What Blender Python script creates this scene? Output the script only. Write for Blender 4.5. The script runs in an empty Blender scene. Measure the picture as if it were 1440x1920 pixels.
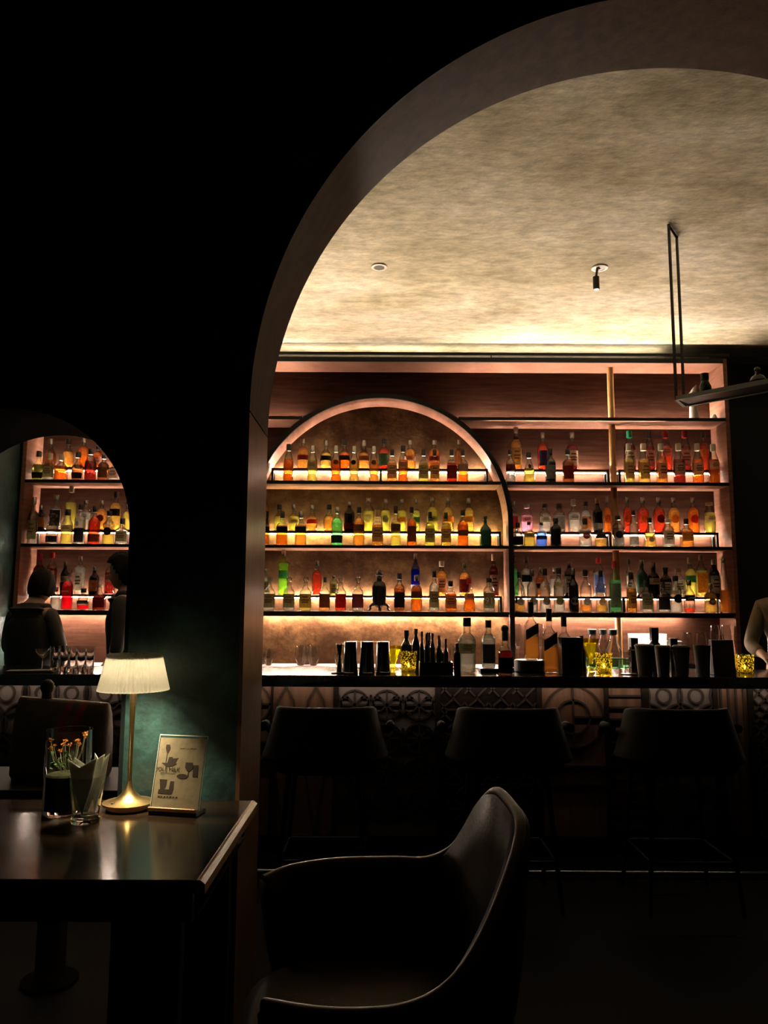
import bpy, bmesh, math, random
from mathutils import Vector, Matrix
random.seed(7)
SC = bpy.context.scene
COL = SC.collection
PI = math.pi
# ---------------------------------------------------------------- camera
CZ = 1.36
F = 1442.0
CAM_R = Matrix.Rotation(math.radians(90 + 7.12), 3, 'X') @ Matrix.Rotation(math.radians(0.27), 3, 'Z')
cam = bpy.data.objects.new('camera', bpy.data.cameras.new('camera'))
COL.objects.link(cam)
cam.matrix_world = Matrix.Translation((0, 0, CZ)) @ CAM_R.to_4x4()
cam.data.sensor_fit = 'HORIZONTAL'
cam.data.sensor_width = 36
cam.data.lens = 36 * F / 1440
cam.data.clip_start = 0.05
SC.camera = cam
# ---------------------------------------------------------------- light levels
WASH = 640.0      # wall-washing strips behind the risers
LED = 45.0        # shelf strips
COVE = 22.0        # uplight above the cabinet
UP = 24.0
DOWN = 4.0        # lamp's downward LED disc, W
LAMP = 5.0        # table lamp bulb
SPOT = 6.0
def area(name, loc, rot, sx, sy, power, col, spread=180):
    l = bpy.data.lights.new(name, 'AREA'); l.shape = 'RECTANGLE'; l.size = sx; l.size_y = sy; l.energy = power; l.color = col; l.spread = math.radians(spread)
    o = bpy.data.objects.new(name, l); COL.objects.link(o); o.location = loc; o.rotation_euler = [math.radians(a) for a in rot]
    return o
# added fill lights at the topmost shelf's front edge, to brighten the ceiling
area('ceiling_fill', (-1.90, 6.306, 2.93), (180 - 40, 0, 0), 1.9, .015, UP * .6, (1, .88, .68), 105)
area('ceiling_fill', (1.60, 6.306, 2.93), (180 - 40, 0, 0), 1.5, .015, UP * .5, (1, .88, .68), 105)
W = bpy.data.worlds.new('world'); SC.world = W
W.use_nodes = True
W.node_tree.nodes['Background'].inputs[0].default_value = (0.10, 0.12, 0.13, 1)
W.node_tree.nodes['Background'].inputs[1].default_value = 0.001
SC.view_settings.view_transform = 'Standard'
SC.view_settings.look = 'None'
SC.view_settings.gamma = 1
SC.view_settings.exposure = 0.0
SC.view_settings.use_curve_mapping = False
cy = SC.cycles
cy.use_denoising = True
cy.max_bounces = 12; cy.diffuse_bounces = 4; cy.glossy_bounces = 4
cy.transmission_bounces = 10; cy.transparent_max_bounces = 32
cy.sample_clamp_indirect = 4.0
cy.caustics_reflective = False
cy.caustics_refractive = True

def at(px, py, Y):
    d = CAM_R @ Vector(((px - 720) / F, -(py - 960) / F, -1))
    return Vector((0, 0, CZ)) + d * (Y / d.y)
def zat(py, Y, px=720): return at(px, py, Y).z
def xat(px, py, Y): return at(px, py, Y).x

# ---------------------------------------------------------------- materials
M = {}
def mat(name, col=(.5, .5, .5), rough=.5, metal=0, trans=0, ior=1.45, emit=None, es=1, spec=None, coat=0, alpha=None):
    if name in M: return M[name]
    m = bpy.data.materials.new(name); m.use_nodes = True
    b = m.node_tree.nodes['Principled BSDF']
    b.inputs['Base Color'].default_value = (*col, 1)
    b.inputs['Roughness'].default_value = rough
    b.inputs['Metallic'].default_value = metal
    b.inputs['Transmission Weight'].default_value = trans
    b.inputs['IOR'].default_value = ior
    if spec is not None: b.inputs['Specular IOR Level'].default_value = spec
    b.inputs['Coat Weight'].default_value = coat
    if emit:
        b.inputs['Emission Color'].default_value = (*emit, 1)
        b.inputs['Emission Strength'].default_value = es
    M[name] = m
    return m

def noisy(name, cols, scale=(1, 1, 1), nscale=4, detail=8, rough=.6, bump=0, metal=0, distort=0, pos=None, bscale=None, spec=None, rr=None):
    """procedural blotchy / grained material: colour ramp over noise in object space"""
    if name in M: return M[name]
    m = mat(name, cols[0], rough, metal, spec=spec)
    nt = m.node_tree; N = nt.nodes; L = nt.links; b = N['Principled BSDF']
    tc = N.new('ShaderNodeTexCoord'); mp = N.new('ShaderNodeMapping')
    mp.inputs['Scale'].default_value = scale
    L.new(tc.outputs['Object'], mp.inputs[0])
    nz = N.new('ShaderNodeTexNoise'); nz.inputs['Scale'].default_value = nscale
    nz.inputs['Detail'].default_value = detail; nz.inputs['Distortion'].default_value = distort
    nz.inputs['Roughness'].default_value = .62
    L.new(mp.outputs[0], nz.inputs['Vector'])
    cr = N.new('ShaderNodeValToRGB')
    el = cr.color_ramp.elements
    pos = pos or [.3 + .4 * i / (len(cols) - 1) for i in range(len(cols))]
    while len(el) < len(cols): el.new(.5)
    for e, p, c in zip(el, pos, cols): e.position = p; e.color = (*c, 1)
    L.new(nz.outputs['Fac'], cr.inputs[0]); L.new(cr.outputs[0], b.inputs['Base Color'])
    if rr:
        mr = N.new('ShaderNodeMapRange'); mr.inputs['To Min'].default_value = rr[0]; mr.inputs['To Max'].default_value = rr[1]
        mr.inputs['From Min'].default_value = .3; mr.inputs['From Max'].default_value = .7
        L.new(nz.outputs['Fac'], mr.inputs[0]); L.new(mr.outputs[0], b.inputs['Roughness'])
    if bump:
        bp = N.new('ShaderNodeBump'); bp.inputs['Strength'].default_value = bump; bp.inputs['Distance'].default_value = .01
        n2 = N.new('ShaderNodeTexNoise'); n2.inputs['Scale'].default_value = bscale or nscale * 6; n2.inputs['Detail'].default_value = 6
        L.new(mp.outputs[0], n2.inputs['Vector']); L.new(n2.outputs['Fac'], bp.inputs['Height']); L.new(bp.outputs[0], b.inputs['Normal'])
    return m

def add_fine(m, scale, amt, stretch=(1, 1, 1)):
    nt = m.node_tree; N = nt.nodes; L = nt.links; b = N['Principled BSDF']
    src = b.inputs['Base Color'].links[0].from_socket
    tc = N.new('ShaderNodeTexCoord'); mp = N.new('ShaderNodeMapping'); mp.inputs['Scale'].default_value = stretch
    nz = N.new('ShaderNodeTexNoise'); nz.inputs['Scale'].default_value = scale; nz.inputs['Detail'].default_value = 10; nz.inputs['Roughness'].default_value = .7
    mr = N.new('ShaderNodeMapRange'); mr.inputs['From Min'].default_value = .35; mr.inputs['From Max'].default_value = .65
    mr.inputs['To Min'].default_value = 1 - amt; mr.inputs['To Max'].default_value = 1 + amt * .4
    mx = N.new('ShaderNodeVectorMath'); mx.operation = 'SCALE'
    L.new(tc.outputs['Object'], mp.inputs[0]); L.new(mp.outputs[0], nz.inputs['Vector']); L.new(nz.outputs['Fac'], mr.inputs[0])
    L.new(src, mx.inputs[0]); L.new(mr.outputs[0], mx.inputs['Scale']); L.new(mx.outputs[0], b.inputs['Base Color'])

def thin_glass(name, col=(1, 1, 1), rough=.02, f0=.05, edge=.45, gl=.55, pw_=2.0):
    """clear shell: passes light straight on, mirrors at grazing angles"""
    if name in M: return M[name]
    m = bpy.data.materials.new(name); m.use_nodes = True
    nt = m.node_tree; N = nt.nodes; L = nt.links
    N.remove(N['Principled BSDF']); out = N['Material Output']
    t = N.new('ShaderNodeBsdfTransparent'); t.inputs[0].default_value = (*col, 1)
    g = N.new('ShaderNodeBsdfGlossy'); g.inputs['Roughness'].default_value = rough
    lw = N.new('ShaderNodeLayerWeight'); lw.inputs[0].default_value = .5
    pw = N.new('ShaderNodeMath'); pw.operation = 'POWER'; pw.inputs[1].default_value = 3.0
    ml = N.new('ShaderNodeMath'); ml.operation = 'MULTIPLY_ADD'; ml.inputs[1].default_value = gl; ml.inputs[2].default_value = f0
    L.new(lw.outputs['Facing'], pw.inputs[0]); L.new(pw.outputs[0], ml.inputs[0])
    mx = N.new('ShaderNodeMixShader')
    L.new(ml.outputs[0], mx.inputs[0])
    p2 = N.new('ShaderNodeMath'); p2.operation = 'POWER'; p2.inputs[1].default_value = pw_
    mc = N.new('ShaderNodeMix'); mc.data_type = 'RGBA'
    mc.inputs['A'].default_value = (*col, 1); mc.inputs['B'].default_value = (*[c * edge for c in col], 1)
    L.new(lw.outputs['Facing'], p2.inputs[0]); L.new(p2.outputs[0], mc.inputs['Factor']); L.new(mc.outputs['Result'], t.inputs[0]); L.new(t.outputs[0], mx.inputs[1]); L.new(g.outputs[0], mx.inputs[2])
    L.new(mx.outputs[0], out.inputs[0]); M[name] = m
    return m

def liquid(name, col, refr=.75):
    """tinted drink: part straight transmission, part refraction"""
    k = 'liquid_' + name
    if k in M: return M[k]
    m = bpy.data.materials.new(k); m.use_nodes = True
    nt = m.node_tree; N = nt.nodes; L = nt.links
    N.remove(N['Principled BSDF']); out = N['Material Output']
    t = N.new('ShaderNodeBsdfTransparent'); t.inputs[0].default_value = (*[c ** .65 for c in col], 1)
    r = N.new('ShaderNodeBsdfRefraction'); r.inputs[0].default_value = (*[c ** .65 for c in col], 1)
    r.inputs['IOR'].default_value = 1.34; r.inputs['Roughness'].default_value = .12
    mx = N.new('ShaderNodeMixShader'); mx.inputs[0].default_value = refr
    g = N.new('ShaderNodeBsdfGlossy'); g.inputs['Roughness'].default_value = .05
    fr = N.new('ShaderNodeValue'); fr.outputs[0].default_value = .03
    tl = N.new('ShaderNodeBsdfTranslucent'); tl.inputs[0].default_value = (*[c ** .8 for c in col], 1)
    m3 = N.new('ShaderNodeMixShader'); m3.inputs[0].default_value = .10 if name == 'clear' else .27
    m2 = N.new('ShaderNodeMixShader')
    L.new(t.outputs[0], mx.inputs[1]); L.new(r.outputs[0], mx.inputs[2])
    L.new(mx.outputs[0], m3.inputs[1]); L.new(tl.outputs[0], m3.inputs[2])
    L.new(fr.outputs[0], m2.inputs[0]); L.new(m3.outputs[0], m2.inputs[1]); L.new(g.outputs[0], m2.inputs[2])
    L.new(m2.outputs[0], out.inputs[0]); M[k] = m
    return m

def paper(name, col, tr=.5, var=.7):
    """label / paper / fabric that lets some light through"""
    k = 'paper_' + name
    if k in M: return M[k]
    m = bpy.data.materials.new(k); m.use_nodes = True
    nt = m.node_tree; N = nt.nodes; L = nt.links
    N.remove(N['Principled BSDF']); out = N['Material Output']
    d = N.new('ShaderNodeBsdfDiffuse'); t = N.new('ShaderNodeBsdfTranslucent')
    nz = N.new('ShaderNodeTexNoise'); nz.inputs['Scale'].default_value = 60
    tc = N.new('ShaderNodeTexCoord'); L.new(tc.outputs['Object'], nz.inputs['Vector'])
    cr = N.new('ShaderNodeValToRGB')
    cr.color_ramp.elements[0].position = .35; cr.color_ramp.elements[0].color = (*[c * var for c in col], 1)
    cr.color_ramp.elements[1].position = .6; cr.color_ramp.elements[1].color = (*col, 1)
    L.new(nz.outputs['Fac'], cr.inputs[0])
    L.new(cr.outputs[0], d.inputs[0]); L.new(cr.outputs[0], t.inputs[0])
    mx = N.new('ShaderNodeMixShader'); mx.inputs[0].default_value = tr
    L.new(d.outputs[0], mx.inputs[1]); L.new(t.outputs[0], mx.inputs[2]); L.new(mx.outputs[0], out.inputs[0])
    M[k] = m
    return m

def emitter(name, col, s):
    if name in M: return M[name]
    m = bpy.data.materials.new(name); m.use_nodes = True
    nt = m.node_tree; N = nt.nodes
    N.remove(N['Principled BSDF'])
    e = N.new('ShaderNodeEmission'); e.inputs[0].default_value = (*col, 1); e.inputs[1].default_value = s
    nt.links.new(e.outputs[0], N['Material Output'].inputs[0]); M[name] = m
    return m

WARM = (1.0, .80, .60)
led_mat = emitter('led_glow', WARM, LED)
wash_mat = emitter('led_wash', (1.0, .79, .62), WASH)
wash_gold = emitter('led_wash_gold', (1.0, .84, .42), WASH)
led_gold = emitter('led_glow_gold', (1.0, .86, .50), LED)
wood = noisy('shelf_wood', [(.10, .042, .026), (.15, .068, .044), (.20, .100, .070)], scale=(1, 1, 12), nscale=3, rough=.5, bump=.05, spec=.15)
woodh = noisy('panel_wood', [(.015, .0052, .0030), (.026, .0105, .0062), (.042, .019, .012)], scale=(.8, 1, 10), nscale=3.5, rough=.7, bump=.05, spec=.04)
bronze = noisy('bronze_patina', [(.015, .0060, .0026), (.039, .0185, .0080), (.105, .057, .026)], scale=(1, 1, 1.4), nscale=3.2, detail=12, rough=.55, bump=.25, bscale=30, pos=[.3, .5, .74], spec=.05)
steel = noisy('black_steel', [(.004, .004, .004), (.008, .007, .007)], nscale=20, rough=.55, spec=.2)
blackwood = noisy('black_lacquer', [(.010, .007, .006), (.02, .014, .011)], nscale=8, rough=.35, spec=.2)
stone = noisy('counter_stone', [(.42, .34, .31), (.55, .46, .42)], nscale=9, rough=.18)
barstone = noisy('bar_stone', [(.018, .016, .015), (.03, .026, .024)], nscale=14, rough=.10, spec=.9)
postwood = noisy('post_wood', [(.34, .16, .06), (.52, .27, .10), (.62, .36, .16)], scale=(6, 6, .7), nscale=5, rough=.45)
teal = noisy('teal_plaster', [(.0035, .018, .019), (.006, .028, .027), (.02, .066, .062), (.07, .14, .13)], nscale=5, detail=12, rough=.6, bump=.35, bscale=26, pos=[.3, .48, .62, .8])
plaster = noisy('ceiling_plaster', [(.34, .29, .17), (.52, .46, .30), (.66, .60, .44), (.74, .68, .56)], scale=(1, 1.6, 1), nscale=1.6, detail=12, rough=.85, bump=.35, bscale=24, pos=[.28, .45, .58, .75])
add_fine(plaster, 9, .38, (1, 2.2, 1))
add_fine(bronze, 22, .45)
add_fine(teal, 30, .4)
lining = noisy('veneer_shaded', [(.048, .026, .013), (.075, .041, .021), (.10, .058, .032)], scale=(5, 5, .8), nscale=4, rough=.55, spec=.12, bump=.08)  # darker copy of the jamb's veneer, shade put into its colour
jamb = noisy('veneer_lit', [(.11, .055, .025), (.16, .085, .040), (.20, .112, .056)], scale=(5, 5, .8), nscale=4, rough=.32, spec=.45)  # same veneer made lighter, the shelves' light put into its colour
darkfloor = noisy('floor_dark', [(.0025, .002, .002), (.005, .004, .004)], nscale=6, rough=.6, spec=.08)
capblack = mat('cap_black', (.012, .011, .012), .35)
glass = thin_glass('bottle_glass', (.90, .92, .87), f0=.08, edge=.04, gl=.5, pw_=1.4)
# ---------------------------------------------------------------- mesh helpers
def newbm(): return bmesh.new()
def box(bm, x0, x1, y0, y1, z0, z1):
    v = [bm.verts.new((x, y, z)) for x in (x0, x1) for y in (y0, y1) for z in (z0, z1)]
    for f in ((0, 1, 3, 2), (4, 6, 7, 5), (0, 4, 5, 1), (2, 3, 7, 6), (0, 2, 6, 4), (1, 5, 7, 3)):
        bm.faces.new([v[i] for i in f])
    return v
def finish(name, bm, m, parent=None, loc=None, smooth=False, bevel=0, autos=None):
    bmesh.ops.recalc_face_normals(bm, faces=bm.faces[:])
    me = bpy.data.meshes.new(name); bm.to_mesh(me); bm.free()
    if smooth:
        for p in me.polygons: p.use_smooth = True
        if autos: 
            try: me.set_sharp_from_angle(angle=math.radians(autos))
            except Exception: pass
    for mm in (m if isinstance(m, (list, tuple)) else [m]): me.materials.append(mm)
    o = bpy.data.objects.new(name, me); COL.objects.link(o)
    if parent: o.parent = parent
    if loc: o.location = loc
    if bevel:
        md = o.modifiers.new('bevel', 'BEVEL'); md.width = bevel; md.segments = 2; md.limit_method = 'ANGLE'
    return o
def tag(o, label=None, cat=None, group=None, kind=None):
    if label:
        n = len(label.split())
        if not 4 <= n <= 16: print('LABEL LEN', n, label)
        o['label'] = label
    if cat: o['category'] = cat
    if group: o['group'] = group
    if kind: o['kind'] = kind
    return o
def thing(name, label, cat, loc=(0, 0, 0), rz=0, group=None):
    o = bpy.data.objects.new(name, None); COL.objects.link(o)
    o.empty_display_size = .05
    o.location = loc; o.rotation_euler = (0, 0, rz)
    return tag(o, label, cat, group)
def boxo(name, x0, x1, y0, y1, z0, z1, m, parent=None, bevel=0):
    bm = newbm(); box(bm, x0, x1, y0, y1, z0, z1)
    return finish(name, bm, m, parent, bevel=bevel)
def struct(o): o['kind'] = 'structure'; return o
def lathe(bm, prof, seg=20, sq=0, c=(0, 0), ang=None, sy=1, cap0=True, cap1=True):
    """prof: list of (r, z). sq>0 gives a rounded-square section."""
    rings = []
    full = ang is None
    a0, a1 = ang if ang else (0, 2 * PI)
    n = seg if full else seg + 1
    for r, z in prof:
        ring = []
        for i in range(n):
            a = a0 + (a1 - a0) * i / seg
            ca, sa = math.cos(a), math.sin(a)
            k = 1
            if sq: 
                e = 2 + 6 * sq
                k = (abs(ca) ** e + abs(sa) ** e) ** (-1 / e)
            ring.append(bm.verts.new((c[0] + r * k * ca, c[1] + r * k * sa * sy, z)))
        rings.append(ring)
    for a, b in zip(rings, rings[1:]):
        for i in range(n if full else n - 1):
            j = (i + 1) % n
            bm.faces.new((a[i], a[j], b[j], b[i]))
    if full:
        if cap0: bm.faces.new(rings[0][::-1])
        if cap1: bm.faces.new(rings[-1])
    return rings
def tube(bm, pts, r, seg=8, closed=False, caps=True):
    pts = [Vector(p) for p in pts]; n = len(pts); rings = []
    rr = r if isinstance(r, (list, tuple)) else [r] * n
    up0 = None
    for i, p in enumerate(pts):
        if closed: t = pts[(i + 1) % n] - pts[i - 1]
        else: t = pts[min(i + 1, n - 1)] - pts[max(i - 1, 0)]
        t.normalize()
        if up0 is None:
            up0 = Vector((0, 0, 1)) if abs(t.z) < .9 else Vector((1, 0, 0))
        u = (up0 - t * up0.dot(t)).normalized(); up0 = u; v = t.cross(u)
        rings.append([bm.verts.new(p + (u * math.cos(2 * PI * k / seg) + v * math.sin(2 * PI * k / seg)) * rr[i]) for k in range(seg)])
    m = n if closed else n - 1
    for i in range(m):
        a, b = rings[i], rings[(i + 1) % n]
        for k in range(seg):
            bm.faces.new((a[k], a[(k + 1) % seg], b[(k + 1) % seg], b[k]))
    if not closed and caps:
        bm.faces.new(rings[0][::-1]); bm.faces.new(rings[-1])
def tubeo(name, pts, r, m, parent=None, seg=8, closed=False):
    bm = newbm(); tube(bm, pts, r, seg, closed); return finish(name, bm, m, parent, smooth=True, autos=50)
def latheo(name, prof, m, parent=None, seg=24, sq=0, c=(0, 0), sy=1, loc=None, autos=40, cap0=True, cap1=True):
    bm = newbm(); lathe(bm, prof, seg, sq, c, sy=sy, cap0=cap0, cap1=cap1)
    return finish(name, bm, m, parent, smooth=True, autos=autos, loc=loc)
def strip2d(bm, pts, w, y0, y1, closed=False):
    """a flat bar following 2-D points (x,z), width w, from depth y0 to y1"""
    n = len(pts); L = []; R = []
    for i, p in enumerate(pts):
        a = pts[i - 1] if (closed or i) else p
        b = pts[(i + 1) % n] if (closed or i < n - 1) else p
        dx, dz = b[0] - a[0], b[1] - a[1]; l = math.hypot(dx, dz) or 1
        nx, nz = -dz / l * w / 2, dx / l * w / 2
        L.append([bm.verts.new((p[0] + nx, y, p[1] + nz)) for y in (y0, y1)])
        R.append([bm.verts.new((p[0] - nx, y, p[1] - nz)) for y in (y0, y1)])
    for i in range(n if closed else n - 1):
        j = (i + 1) % n
        bm.faces.new((L[i][0], L[j][0], R[j][0], R[i][0]))
        bm.faces.new((L[i][1], R[i][1], R[j][1], L[j][1]))
        bm.faces.new((L[i][0], L[i][1], L[j][1], L[j][0]))
        bm.faces.new((R[i][0], R[j][0], R[j][1], R[i][1]))
    if not closed:
        for i in (0, n - 1):
            bm.faces.new((L[i][0], R[i][0], R[i][1], L[i][1]))
def text_mesh(name, s, size, m, parent, loc, rot=(PI / 2, 0, 0), depth=.0004, sx=1):
    cu = bpy.data.curves.new(name, 'FONT'); cu.body = s; cu.size = size; cu.extrude = depth
    cu.align_x = 'CENTER'; cu.align_y = 'CENTER'; cu.resolution_u = 2
    t = bpy.data.objects.new(name, cu); COL.objects.link(t)
    dg = bpy.context.evaluated_depsgraph_get()
    me = bpy.data.meshes.new_from_object(t.evaluated_get(dg))
    bpy.data.objects.remove(t); me.materials.clear(); me.materials.append(m)
    o = bpy.data.objects.new(name, me); COL.objects.link(o)
    o.location = loc; o.rotation_euler = rot; o.scale = (sx, 1, 1)
    if parent: o.parent = parent
    return o

# ================================================================ ROOM SHELL
ZC = 3.56
Y1, Y2 = 2.36, 2.73          # arch wall faces
XL, XR = -3.04, 4.6
struct(boxo('floor', XL - .1, XR + .1, -1.6, 6.9, -.1, 0, darkfloor))
struct(boxo('ceiling', XL - .1, XR + .1, -1.6, 6.9, ZC, ZC + .1, plaster))
struct(boxo('wall_back', XL - .1, XR + .1, 6.72, 6.9, 0, ZC, mat('back_wall_unlit', (.02, .02, .02), .8)))  # near-black colour stands for the wall lying unlit
struct(boxo('wall_left', XL - .1, XL, -1.6, 6.72, 0, ZC, teal))
struct(boxo('wall_right', XR, XR + .1, -1.6, 6.72, 0, ZC, mat('dark_wall_paint', (.02, .022, .022), .8)))
struct(boxo('wall_rear', XL, XR, -1.6, -1.5, 0, ZC, mat('dark_wall_paint')))
# arch wall, two openings, as one thick plate
AC, AW, AH, AS = 1.095, 1.53, 1.473, 1.973    # big arch centre, half width, rise, spring
SCX, SR, SS = -1.170, .398, 1.590             # small arch
def arch_pts(c, w, h, s, n=48, z0=0.0):
    p = [(c - w, z0), (c - w, s)]
    p += [(c - w * math.cos(PI * i / n), s + h * math.sin(PI * i / n)) for i in range(1, n)]
    return p + [(c + w, s), (c + w, z0)]
def plate_with_arches():
    # the outline runs along the floor and up round each opening, then is filled
    out = [(XL, 0)] + arch_pts(SCX, SR, SR, SS, 32) + arch_pts(AC, AW, AH, AS, 64) + [(XR, 0), (XR, ZC), (XL, ZC)]
    bm = newbm()
    f = [bm.verts.new((x, Y1, z)) for x, z in out]; b = [bm.verts.new((x, Y2, z)) for x, z in out]
    bm.faces.new(f); bm.faces.new(b[::-1])
    n = len(out)
    for i in range(n):
        j = (i + 1) % n
        bm.faces.new((f[i], b[i], b[j], f[j]))
    bm.normal_update()
    bmesh.ops.triangulate(bm, faces=[x for x in bm.faces if len(x.verts) > 4], quad_method='BEAUTY', ngon_method='EAR_CLIP')
    return bm
struct(finish('wall_arch', plate_with_arches(), teal))
def lining_strip(name, pts, m=lining, t=.012, y0=Y1 - .004, y1=Y2 + .004):
    bm = newbm(); strip2d(bm, pts, t, y0, y1)
    o = finish(name, bm, m, smooth=True, autos=30); struct(o)
pts = arch_pts(AC, AW - .006, AH - .006, AS, 96)
lining_strip('trim_1', [pts[0], (pts[1][0], AS - .004)], jamb)
lining_strip('trim_2', [(pts[1][0], AS + .002)] + pts[2:-2] + [(pts[-2][0], AS + .002)])
lining_strip('trim_3', [(pts[-1][0], AS - .004), pts[-1]], jamb)
pts = arch_pts(SCX, SR - .006, SR - .006, SS, 48)
bm = newbm(); strip2d(bm, pts, .012, Y1 - .002, Y2 + .004)
struct(finish('trim_4', bm, mat('dark_jamb', (.006, .008, .008), .7, spec=.05), smooth=True, autos=30))

# ================================================================ BACK-BAR SHELVING
YF, YB = 6.30, 6.60
UX0, UX1 = -2.98, 2.86
zt = [zat(781, YF), zat(902, YF), zat(1022.3, YF), zat(1146.5, YF)]        # shelf tops
zb = [zat(787, YF), zat(908, YF), zat(1028, YF), zat(1151, YF)]            # shelf undersides
ZTOP = zat(678, YF)
CXA, CZA, RA = -.035, zat(981, YF), 1.098                                   # arch ring (outer)
ZCTR = .893                                                                # back counter top
unit = thing('back_bar_shelving', 'wide wood and black steel bottle shelving with central arch and lit shelves', 'shelving', (0, YF, 0))
def U(name, bm, m, parent=unit, **k):
    for v in bm.verts: v.co.y -= YF
    return finish(name, bm, m, parent, **k)
def Ubox(name, x0, x1, y0, y1, z0, z1, m, parent=unit, bevel=0):
    bm = newbm(); box(bm, x0, x1, y0, y1, z0, z1); return U(name, bm, m, parent, bevel=bevel)
BW = .036
def ring_x(z, r=RA):      # half width of the arch at height z
    return r if z <= CZA else math.sqrt(max(0, r * r - (z - CZA) ** 2))
# back panels: patinated bronze inside the arch, wood veneer outside it
Ubox('back_panel', UX0, UX1, YB, YB + .02, ZCTR, ZTOP, woodh)
bm = newbm()
pp = [(CXA - RA + .01, ZCTR + .002)] + [(CXA - (RA - .01) * math.cos(PI * i / 40), CZA + (RA - .01) * math.sin(PI * i / 40)) for i in range(41)] + [(CXA + RA - .01, ZCTR + .002)]
f = bm.faces.new([bm.verts.new((x, YB - .004, z)) for x, z in pp])
r = bmesh.ops.extrude_face_region(bm, geom=[f])
for v in r['geom']:
    if isinstance(v, bmesh.types.BMVert): v.co.y = YB
U('niche_back_panel', bm, bronze)
Ubox('side_panel', UX1, UX1 + .035, YF, YB + .02, ZCTR, ZTOP + .04, wood, bevel=.002)
Ubox('side_panel', UX0 - .035, UX0, YF, YB + .02, ZCTR, ZTOP + .04, wood, bevel=.002)
Ubox('top_panel', UX0, UX1, YF, YB + .02, ZTOP, ZTOP + .03, wood)
Ubox('edge_trim', UX0, UX1, YF - .012, YF, ZTOP - .004, ZTOP + .036, steel)
# arch ring: wooden intrados with a black steel face
arc = [(CXA - RA, zb[3] - .0)] + [(CXA - RA * math.cos(PI * i / 72), CZA + RA * math.sin(PI * i / 72)) for i in range(73)] + [(CXA + RA, zb[3])]
arc_in = [(CXA + (x - CXA) * (1 - BW / 2 / RA), CZA + (z - CZA) * (1 - BW / 2 / RA) if z > CZA else z) for x, z in arc]
bm = newbm(); strip2d(bm, arc_in, BW, YF + .012, YB - .004); U('arch_lining', bm, wood, smooth=True, autos=30)
arc2 = [(CXA - RA + BW / 2, ZCTR)] + arc_in[1:-1] + [(CXA + RA - BW / 2, ZCTR)]
bm = newbm(); strip2d(bm, arc2, BW + .004, YF - .006, YF + .012); U('arch_frame', bm, steel, smooth=True, autos=30)
# posts
PX = [1.948, -2.02]
for x in PX:
    bm = newbm(); lathe(bm, [(.027, ZCTR), (.027, ZTOP)], 20, c=(x, YF + .145)); U('post', bm, postwood, smooth=True, autos=40)
def wash(x0, x1, z, parent, m=wash_mat): return Ubox('led_strip', x0, x1, YB - .045, YB - .037, z, z + .008, m, parent)
def shelf(x0, x1, k, riser=None, side='', mid=True, led=True, gold=False):
    s = Ubox('shelf', x0, x1, YF + .004, YB, zb[k], zt[k], wood)
    Ubox('shelf_edge', x0, x1, YF - .004, YF + .004, zb[k], zt[k], steel, s).matrix_parent_inverse = Matrix()
    if riser:
        a, b = riser; h = .13
        bm = newbm()
        box(bm, a, b, YF + .13, YB - .07, zt[k] + h - .018, zt[k] + h)
        legs = [a, b - .018] + ([(a + b) / 2] if mid else [])
        for lx in legs: box(bm, lx, lx + .018, YF + .13, YF + .15, zt[k], zt[k] + h - .018)
        for lx in legs: box(bm, lx, lx + .018, YB - .09, YB - .07, zt[k], zt[k] + h - .018)
        rs = U('riser', bm, steel)
        Ubox('led_strip', a + .01, b - .01, YB - .10, YB - .092, zt[k] + h - .024, zt[k] + h - .018, led_gold if gold else led_mat, rs); wash(a + .01, b - .01, zt[k] + h - .012, rs, wash_gold if gold else wash_mat)
    elif led:
        Ubox('led_strip', x0 + .01, x1 - .01, YB - .024, YB - .012, zt[k] + .0, zt[k] + .008, wash_mat, s)
    return s
H = BW
for k in range(4):
    if k == 0:
        w = ring_x((zt[0] + zb[0]) / 2)
        shelf(UX0, CXA - w - .004, 0); shelf(CXA + w + .004, UX1, 0)
    else:
        w0 = ring_x(zt[k]); wi = w0 - H - .004
        rin = {1: (xat(509, 881, YF + .13), xat(915, 881, YF + .13))}.get(k, (CXA - wi + .04, CXA + wi - .04))
        shelf(CXA - wi, CXA + wi, k, rin, gold=(k == 2))
        wo = max(ring_x(zt[k]), ring_x(zb[k])) + .004
        shelf(UX0, CXA - wo, k, (UX0 + .03, PX[1] - .04), mid=False)
        shelf(CXA + wo, UX1, k, (CXA + wo + .03, PX[0] - .04), mid=False)
        # second risers either side of the posts
        for a, b in (((PX[0] + .04), UX1 - .05), ((PX[1] + .04), CXA - wo - .03)):
            bm = newbm(); h = .13
            box(bm, a, b, YF + .13, YB - .07, zt[k] + h - .018, zt[k] + h)
            for lx in (a, b - .018):
                for yy in (YF + .13, YB - .09): box(bm, lx, lx + .018, yy, yy + .02, zt[k], zt[k] + h - .018)
            rs = U('riser', bm, steel)
            Ubox('led_strip', a + .01, b - .01, YB - .10, YB - .092, zt[k] + h - .024, zt[k] + h - .018, led_mat, rs); wash(a + .01, b - .01, zt[k] + h - .012, rs)
# valance and down-light under the lowest shelf
for a, b in ((UX0, CXA - RA - .004), (CXA - RA + H + .004, CXA + RA - H - .004), (CXA + RA + .004, UX1)):
    v = Ubox('valance', a, b, YF + .03, YF + .045, zb[3] - .022, zb[3], steel)
    Ubox('led_strip', a + .02, b - .02 - (.32 if b == UX1 else 0), YB - .06, YB - .045, zb[3] - .012, zb[3] - .002, wash_mat, v)
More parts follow.
